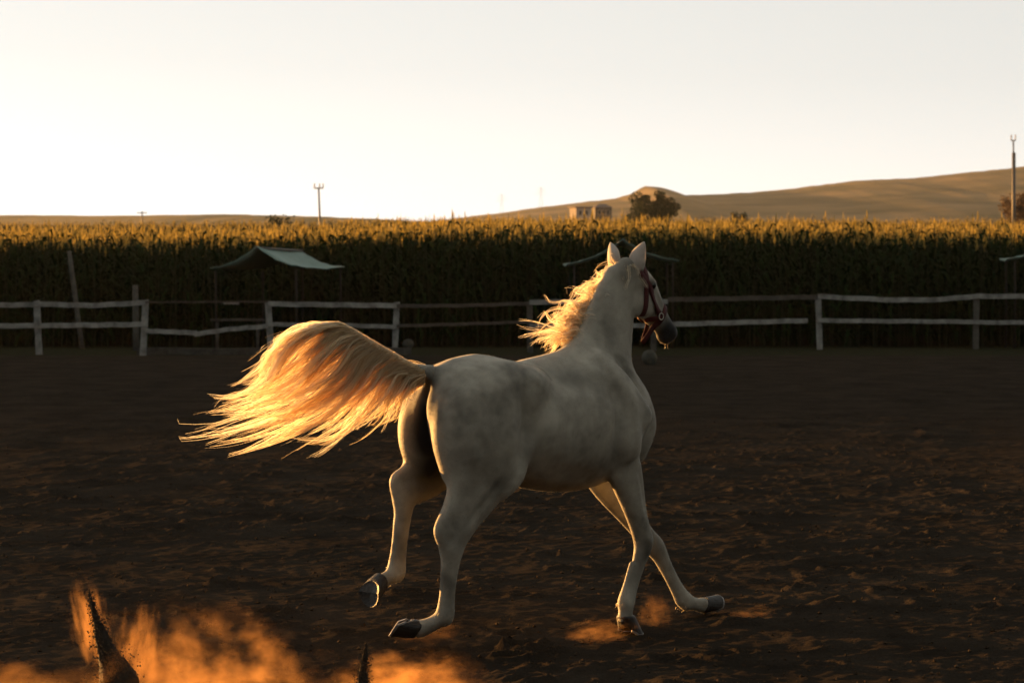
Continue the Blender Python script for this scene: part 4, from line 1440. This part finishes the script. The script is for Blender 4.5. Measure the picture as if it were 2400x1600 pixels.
# mane: roots along the crest, blown back and to the left
crest = resample([hpix(1337, 806, 0), hpix(1352, 772, 0), hpix(1374, 728, 0), hpix(1398, 690, 0), hpix(1424, 655, 0), hpix(1452, 630, 0)], 40)
BACK = np.array([-.70, .70, 0])
mp_, mr_ = [], []
Km = 12
tm = np.linspace(0, 1, Km)[:, None]
for c in range(230):
    s = rng.random() ** .8
    r0 = np.array([np.interp(s, np.linspace(0, 1, 40), crest[:, k]) for k in range(3)])
    r0 = r0 + np.array([.05, rng.normal() * .012, -.012])
    Lh = np.interp(s, [0, .15, .5, .8, 1], [.27, .29, .23, .20, .17]) * rng.uniform(.35, 1.12)
    drop = np.interp(s, [0, .3, .7, 1], [.12, .65, 1.1, 1.1]) * Lh * rng.uniform(.4, 1.35)
    d = BACK + np.array([rng.normal() * .18, rng.normal() * .22, rng.normal() * .13])
    fly = rng.random() < .22
    up = rng.uniform(.02, .06) + (.07 if fly else 0)
    lock = r0 + d * Lh * (tm ** .85) * (.8 if not fly else .9) + np.array([0, 0, 1.0]) * (up * np.sin(tm * math.pi * .55) - drop * tm ** 1.5) + wig(Km, .035, rng, (.8, 3.2))
    nh = int(rng.uniform(5, 10) if fly else rng.uniform(14, 28))
    cr = rng.uniform(.003, .006) if fly else rng.uniform(.006, .015)
    conv = rng.uniform(.12, .5)
    for h in range(nh):
        o = rng.normal(size=3) * cr
        p = lock + o * (1 - (1 - conv) * tm ** 1.3) + wig(Km, .009, rng, (1.5, 4))
        lf = rng.uniform(.7, 1)
        p = np.stack([np.interp(np.linspace(0, lf, Km), np.linspace(0, 1, Km), p[:, k]) for k in range(3)], -1)
        mp_.append(p); mr_.append(rng.uniform(.0009, .0015) * (1 - .7 * tm[:, 0] ** 2))
mane = link('mane', strands_mesh('mane', mp_, mr_), M_HAIR, horse)
# forelock and tufts round the ears
fp, fr = [], []
for c in range(26):
    r0 = hpix(1462, 622, 0) + np.array([rng.normal() * .015, rng.normal() * .035, rng.normal() * .008 - .01])
    d = np.array([rng.normal() * .5 + .15, rng.normal() * .6 + .3, .5])
    Lh = rng.uniform(.06, .14)
    lock = r0 + d * Lh * tm + np.array([0, 0, -1]) * (Lh * 1.25) * tm ** 2 + wig(Km, .012, rng, (.8, 2.6))
    for h in range(int(rng.uniform(14, 28))):
        fp.append(lock + rng.normal(size=3) * .008 * (1 - .5 * tm) + wig(Km, .005, rng, (1.5, 4))); fr.append(np.full(Km, .0008) * (1 - .6 * tm[:, 0]))
link('forelock', strands_mesh('forelock', fp, fr), M_HAIR, horse)
# feathers at the fetlocks, whiskers on the chin
for nm, c, nn, dd, L_ in [('fetlock_hair', (-1.075, -.138, .215), 60, (-.8, .3, -.5), .02), ('fetlock_hair', (-1.14, .15, .40), 60, (-.8, .2, -.6), .02),
                          ('fetlock_hair', (.228, -.15, .165), 45, (-.75, .2, -.7), .018), ('fetlock_hair', (.92, .04, .06), 24, (-.4, .1, -.9), .012),
                          ('chin_whiskers', (.742, 0, 1.525), 24, (.15, .2, -1), .014)]:
    wp, wr = [], []
    for i in range(nn):
        st = np.array(c) + rng.normal(size=3) * .014
        d = np.array(dd) + rng.normal(size=3) * .35
        wp.append(st + d * L_ * rng.uniform(.5, 1.2) * tm); wr.append(np.full(Km, .0008) * (1 - .5 * tm[:, 0]))
    link(nm, strands_mesh(nm, wp, wr), M_HAIR, horse)

# ------------------------------------------------------------------ halter
M_HALTER = simple_mat('red_webbing', (.055, .008, .008), (.085, .012, .011), 60, .7, .4, 220, .3)
M_RING = simple_mat('halter_ring_steel', (.45, .4, .33), (.6, .55, .45), 20, .3, spec=.6)
halter = empty('halter', (*HORSE_LOC[:2], 0), TH)
tag(halter, 'red webbing halter on the grey horse\'s head', 'halter')
def strap_from_points(name, pts, nrm, w=.03, closed=True, off=.004):
    """band through surface points, thick outward"""
    bm = bmesh.new(); secs = []
    n = len(pts)
    for i in range(n):
        p, q = pts[i], nrm[i]
        a, b_ = (pts[(i - 1) % n], pts[(i + 1) % n]) if closed else (pts[max(i - 1, 0)], pts[min(i + 1, n - 1)])
        t = (b_ - a).normalized()
        s = t.cross(q).normalized()
        secs.append([bm.verts.new(p + s * w / 2 * e + q * (off + o)) for e, o in ((-1, -.003), (1, -.003), (1, .003), (-1, .003))])
    rng_ = range(n) if closed else range(n - 1)
    for i in rng_:
        a, b_ = secs[i], secs[(i + 1) % n]
        for j in range(4):
            bm.faces.new((a[j], a[(j + 1) % 4], b_[(j + 1) % 4], b_[j]))
    if not closed:
        bm.faces.new(secs[0]); bm.faces.new(secs[-1][::-1])
    return link(name, bm_mesh(name, bm, True), M_HALTER, halter)
def ring_strap(name, c, axis_, n=40, w=.032):
    c, ax = Vector(c), Vector(axis_).normalized()
    u = ax.cross(Vector((0, 1, 0))).normalized(); v = ax.cross(u)
    pts, nr = [], []
    for k in range(n):
        a = 2 * math.pi * k / n
        d = u * math.cos(a) + v * math.sin(a)
        hit = BVH.ray_cast(c + d * .35, -d, .4)
        if hit[0] is None: continue
        pts.append(hit[0]); nr.append(d)
    # smooth
    for _ in range(2):
        pts = [(pts[i - 1] + pts[i] * 2 + pts[(i + 1) % len(pts)]) / 4 for i in range(len(pts))]
    return strap_from_points(name, pts, nr, w, True, .006)
def line_strap(name, P, n=16, w=.031):
    pts, nr = [], []
    P = resample([np.array(p, float) for p in P], n)
    for p in P:
        loc, no, _, _ = BVH.find_nearest(Vector(p))
        pts.append(loc); nr.append(no)
    for _ in range(2):
        pts = [pts[0]] + [(pts[i - 1] + pts[i] * 2 + pts[i + 1]) / 4 for i in range(1, n - 1)] + [pts[-1]]
    return strap_from_points(name, pts, nr, w, False, .006)
ring_strap('noseband', (.648, 0, 1.655), (.62, 0, -.45))
ring_strap('throat_strap', (.485, 0, 1.80), (.80, 0, -.05), 44)
for sy in (-1, 1):
    line_strap('cheek_strap', [(.44, sy * .09, 1.90), (.50, sy * .10, 1.83), (.56, sy * .10, 1.745), (.625, sy * .08, 1.665)])
    line_strap('jaw_strap', [(.635, sy * .075, 1.64), (.60, sy * .075, 1.635), (.56, sy * .06, 1.625), (.54, sy * .02, 1.625)])
    hit = BVH.find_nearest(Vector((.63, sy * .09, 1.655)))
    bm = bmesh.new()
    for k in range(16):
        a0, a1 = 2 * math.pi * k / 16, 2 * math.pi * (k + 1) / 16
    me = tube_mesh('ring', [(math.cos(2 * math.pi * k / 16) * .018, 0, math.sin(2 * math.pi * k / 16) * .018) for k in range(17)], .003, 6)
    bm.free()
    link('ring', me, M_RING, halter, loc=hit[0] + hit[1] * .012)

# ------------------------------------------------------------------ dust
def dust_material(name, dens, nscale, lo, hi, color=(.85, .46, .17), aniso=.45, power=1.0, stretch=(1, 1, 1)):
    m = bpy.data.materials.new(name)
    m.use_nodes = True
    nt = m.node_tree
    nt.nodes.clear()
    out = nt.nodes.new('ShaderNodeOutputMaterial')
    pv = nt.nodes.new('ShaderNodeVolumePrincipled')
    pv.inputs['Color'].default_value = (*color, 1)
    pv.inputs['Anisotropy'].default_value = aniso
    tc = nt.nodes.new('ShaderNodeTexCoord')
    ln = nt.nodes.new('ShaderNodeVectorMath'); ln.operation = 'LENGTH'
    nt.links.new(tc.outputs['Object'], ln.inputs[0])
    fall = maprange(nt, ln.outputs['Value'], 1.0, 0.0, 0.0, 0.85)
    mp = nt.nodes.new('ShaderNodeMapping')
    mp.inputs['Scale'].default_value = stretch
    mp.inputs['Location'].default_value = (nscale * 3.1, 1.7, dens * .3)
    nt.links.new(tc.outputs['Object'], mp.inputs[0])
    nz = noise(nt, nscale, 6, mp.outputs[0])
    # billow: the noise eats into the falloff
    ad = nt.nodes.new('ShaderNodeMath'); ad.operation = 'MULTIPLY_ADD'
    nt.links.new(nz, ad.inputs[0]); ad.inputs[1].default_value = 3.2; ad.inputs[2].default_value = -1.6
    sm = nt.nodes.new('ShaderNodeMath'); sm.operation = 'ADD'
    nt.links.new(fall, sm.inputs[0]); nt.links.new(ad.outputs[0], sm.inputs[1])
    d = maprange(nt, sm.outputs[0], lo, hi, 0.0, 1.0)
    pw = nt.nodes.new('ShaderNodeMath'); pw.operation = 'POWER'
    nt.links.new(d, pw.inputs[0]); pw.inputs[1].default_value = power
    fm = nt.nodes.new('ShaderNodeMath'); fm.operation = 'MULTIPLY'
    edge = maprange(nt, ln.outputs['Value'], 1.0, 0.5)
    nt.links.new(pw.outputs[0], fm.inputs[0]); nt.links.new(edge, fm.inputs[1])
    ml = nt.nodes.new('ShaderNodeMath'); ml.operation = 'MULTIPLY'
    nt.links.new(fm.outputs[0], ml.inputs[0]); ml.inputs[1].default_value = dens
    nt.links.new(ml.outputs[0], pv.inputs['Density'])
    nt.links.new(pv.outputs[0], out.inputs['Volume'])
    return m

def dust(px, py, d, sx, sy, sz, mat, rot=0.0, label=None):
    c = at(px, py, d)
    bm = bmesh.new()
    bmesh.ops.create_icosphere(bm, subdivisions=3, radius=1)
    o = link('dust_cloud', bm_mesh('dust_cloud', bm, True), mat, loc=c, rot=(0, rot, 0))
    o.scale = (sx, sy, sz)
    tag(o, label, 'dust', kind='stuff')
    return o
dust(500, 1650, 11.4, .80, .45, .54, dust_material('dust_large', 8.0, 3.8, .34, 1.3, power=1.7, stretch=(1, 1, .8)), 0.1, 'large glowing orange dust cloud at the bottom left of the arena')
dust(325, 1535, 11.45, .15, .16, .28, dust_material('dust_column', 5.0, 2.2, .2, 1.2, power=1.3, stretch=(1.5, 1, .9)), 0.12, 'narrow glowing puff of dust beside the dark sand plume')
dust(215, 1470, 11.6, .11, .12, .26, dust_material('dust_glow', 6.0, 2.2, .15, 1.1, power=1.2, stretch=(1.5, 1, .9)), -0.2, 'thin glowing dust round the top of the tall sand plume')
dust(950, 1625, 11.4, .42, .25, .24, dust_material('dust_low', 10.0, 3.2, .15, 1.25, power=1.4), -0.05, 'low glowing dust cloud at the bottom edge below the hind hooves')
dust(30, 1630, 11.4, .34, .25, .20, dust_material('dust_corner', 1.6, 2.4, .15, 1.2), 0.0, 'faint dust in the bottom left corner')
dust(1400, 1482, 13.2, .26, .2, .10, dust_material('dust_fore', 2.4, 3.4, .3, 1.2, power=1.3), -0.15, 'small orange dust kicked up left of the right fore hoof')
dust(1535, 1435, 13.7, .12, .10, .16, dust_material('dust_puff', 2.4, 2.6, .25, 1.2, power=1.3), 0.0, 'small puff of dust between the fore hooves')
dust(1760, 1445, 14.1, .20, .15, .10, dust_material('dust_toe', 1.8, 2.8, .25, 1.2, power=1.3), 0.1, 'thin dust in front of the reaching fore hoof')
dust(1000, 1478, 12.9, .26, .15, .09, dust_material('dust_hind', 1.0, 2.8, .25, 1.2, power=1.3), 0.0, 'faint dust under the right hind hoof')

# sand thrown up by the hooves: dense curved plumes and loose grains
M_SPRAY = simple_mat('damp_sand', (.035, .026, .018), (.06, .045, .03), 30, .95, .8, 90)
def plume(axis_px, widths, d, label, seed, grains):
    """solid throw of sand along a pixel polyline (apex first), widths in metres"""
    root = empty('sand_plume', tuple(at(*axis_px[-1], d)))
    rng = np.random.default_rng(seed)
    base = at(*axis_px[-1], d)
    P = resample([np.array(at(x, y, d) - base) for x, y in axis_px], 34)
    Wd = np.interp(np.linspace(0, 1, 34), np.linspace(0, 1, len(widths)), widths)
    n = 28
    Vp = []
    for i in range(34):
        for k in range(n):
            a = 2 * math.pi * k / n
            rr = Wd[i] * (1 + .35 * (fbm(np.array([k * .45 + 3.0 * math.cos(a)]), np.array([i * .33]), seed, 4)[0] - .5) * 2)
            Vp.append(P[i] + np.array([math.cos(a) * rr, math.sin(a) * rr * .7, .006 * rng.normal()]))
    Vp = np.array(Vp)
    I = np.arange(34 * n).reshape(34, n)
    q = np.stack([I[:-1], I[1:], np.roll(I[1:], -1, 1), np.roll(I[:-1], -1, 1)], -1).reshape(-1, 4)
    core = link('core', mesh_np('core', Vp, q, True), M_SPRAY, root)
    # loose grains all round it
    g = rng.random(grains) ** .8
    c = np.stack([np.interp(g, np.linspace(0, 1, 34), P[:, k]) for k in range(3)], -1)
    w = np.interp(g, np.linspace(0, 1, 34), Wd)
    dv = rng.normal(size=(grains, 3)); dv /= np.linalg.norm(dv, axis=1)[:, None]
    pos = c + dv * (w * (.8 + 1.2 * rng.random(grains) ** 3) + .02 * rng.random(grains) ** 2)[:, None]
    s = .0010 + .0032 * rng.random(grains) ** 8
    tet = np.array([(1, 1, 1), (-1, -1, 1), (-1, 1, -1), (1, -1, -1)], float)
    Vg = (pos[:, None, :] + tet[None] * s[:, None, None]).reshape(-1, 3)
    f = np.array([(0, 1, 2), (0, 3, 1), (0, 2, 3), (1, 3, 2)])
    Fg = (f[None] + (np.arange(grains) * 4)[:, None, None]).reshape(-1, 3)
    gr = link('grains', mesh_np('grains', Vg, Fg, False), M_GRAIN, root)
    gr['kind'] = 'stuff'
    tag(root, label, 'sand', 'sand plumes thrown up by the hooves')
    return root
M_GRAIN = simple_mat('dry_sand_grain', (.03, .022, .015), (.06, .043, .028), 40, .9)
plume([(209, 1388), (222, 1440), (246, 1510), (275, 1580), (292, 1680)], [.004, .016, .045, .085, .12], 11.35, 'tall dark plume of sand flung up at the bottom left', 3, 7000)
plume([(858, 1508), (855, 1540), (850, 1580), (848, 1660)], [.004, .014, .028, .045], 11.3, 'short dark plume of sand at the bottom edge right of the dust cloud', 4, 3000)

# ------------------------------------------------------------------ evening haze
bm = bmesh.new()
box(bm, -2600, 2600, -500, 3100, -1.2, 100)
hz_m = bpy.data.materials.new('haze')
hz_m.use_nodes = True
hn = hz_m.node_tree
hn.nodes.clear()
ho = hn.nodes.new('ShaderNodeOutputMaterial')
hv = hn.nodes.new('ShaderNodeVolumePrincipled')
hv.inputs['Color'].default_value = (.95, .92, .86, 1)
hv.inputs['Density'].default_value = 0.000032
hv.inputs['Anisotropy'].default_value = 0.35
hn.links.new(hv.outputs[0], ho.inputs['Volume'])
hz_o = link('haze', bm_mesh('haze', bm), hz_m)
tag(hz_o, kind='stuff')
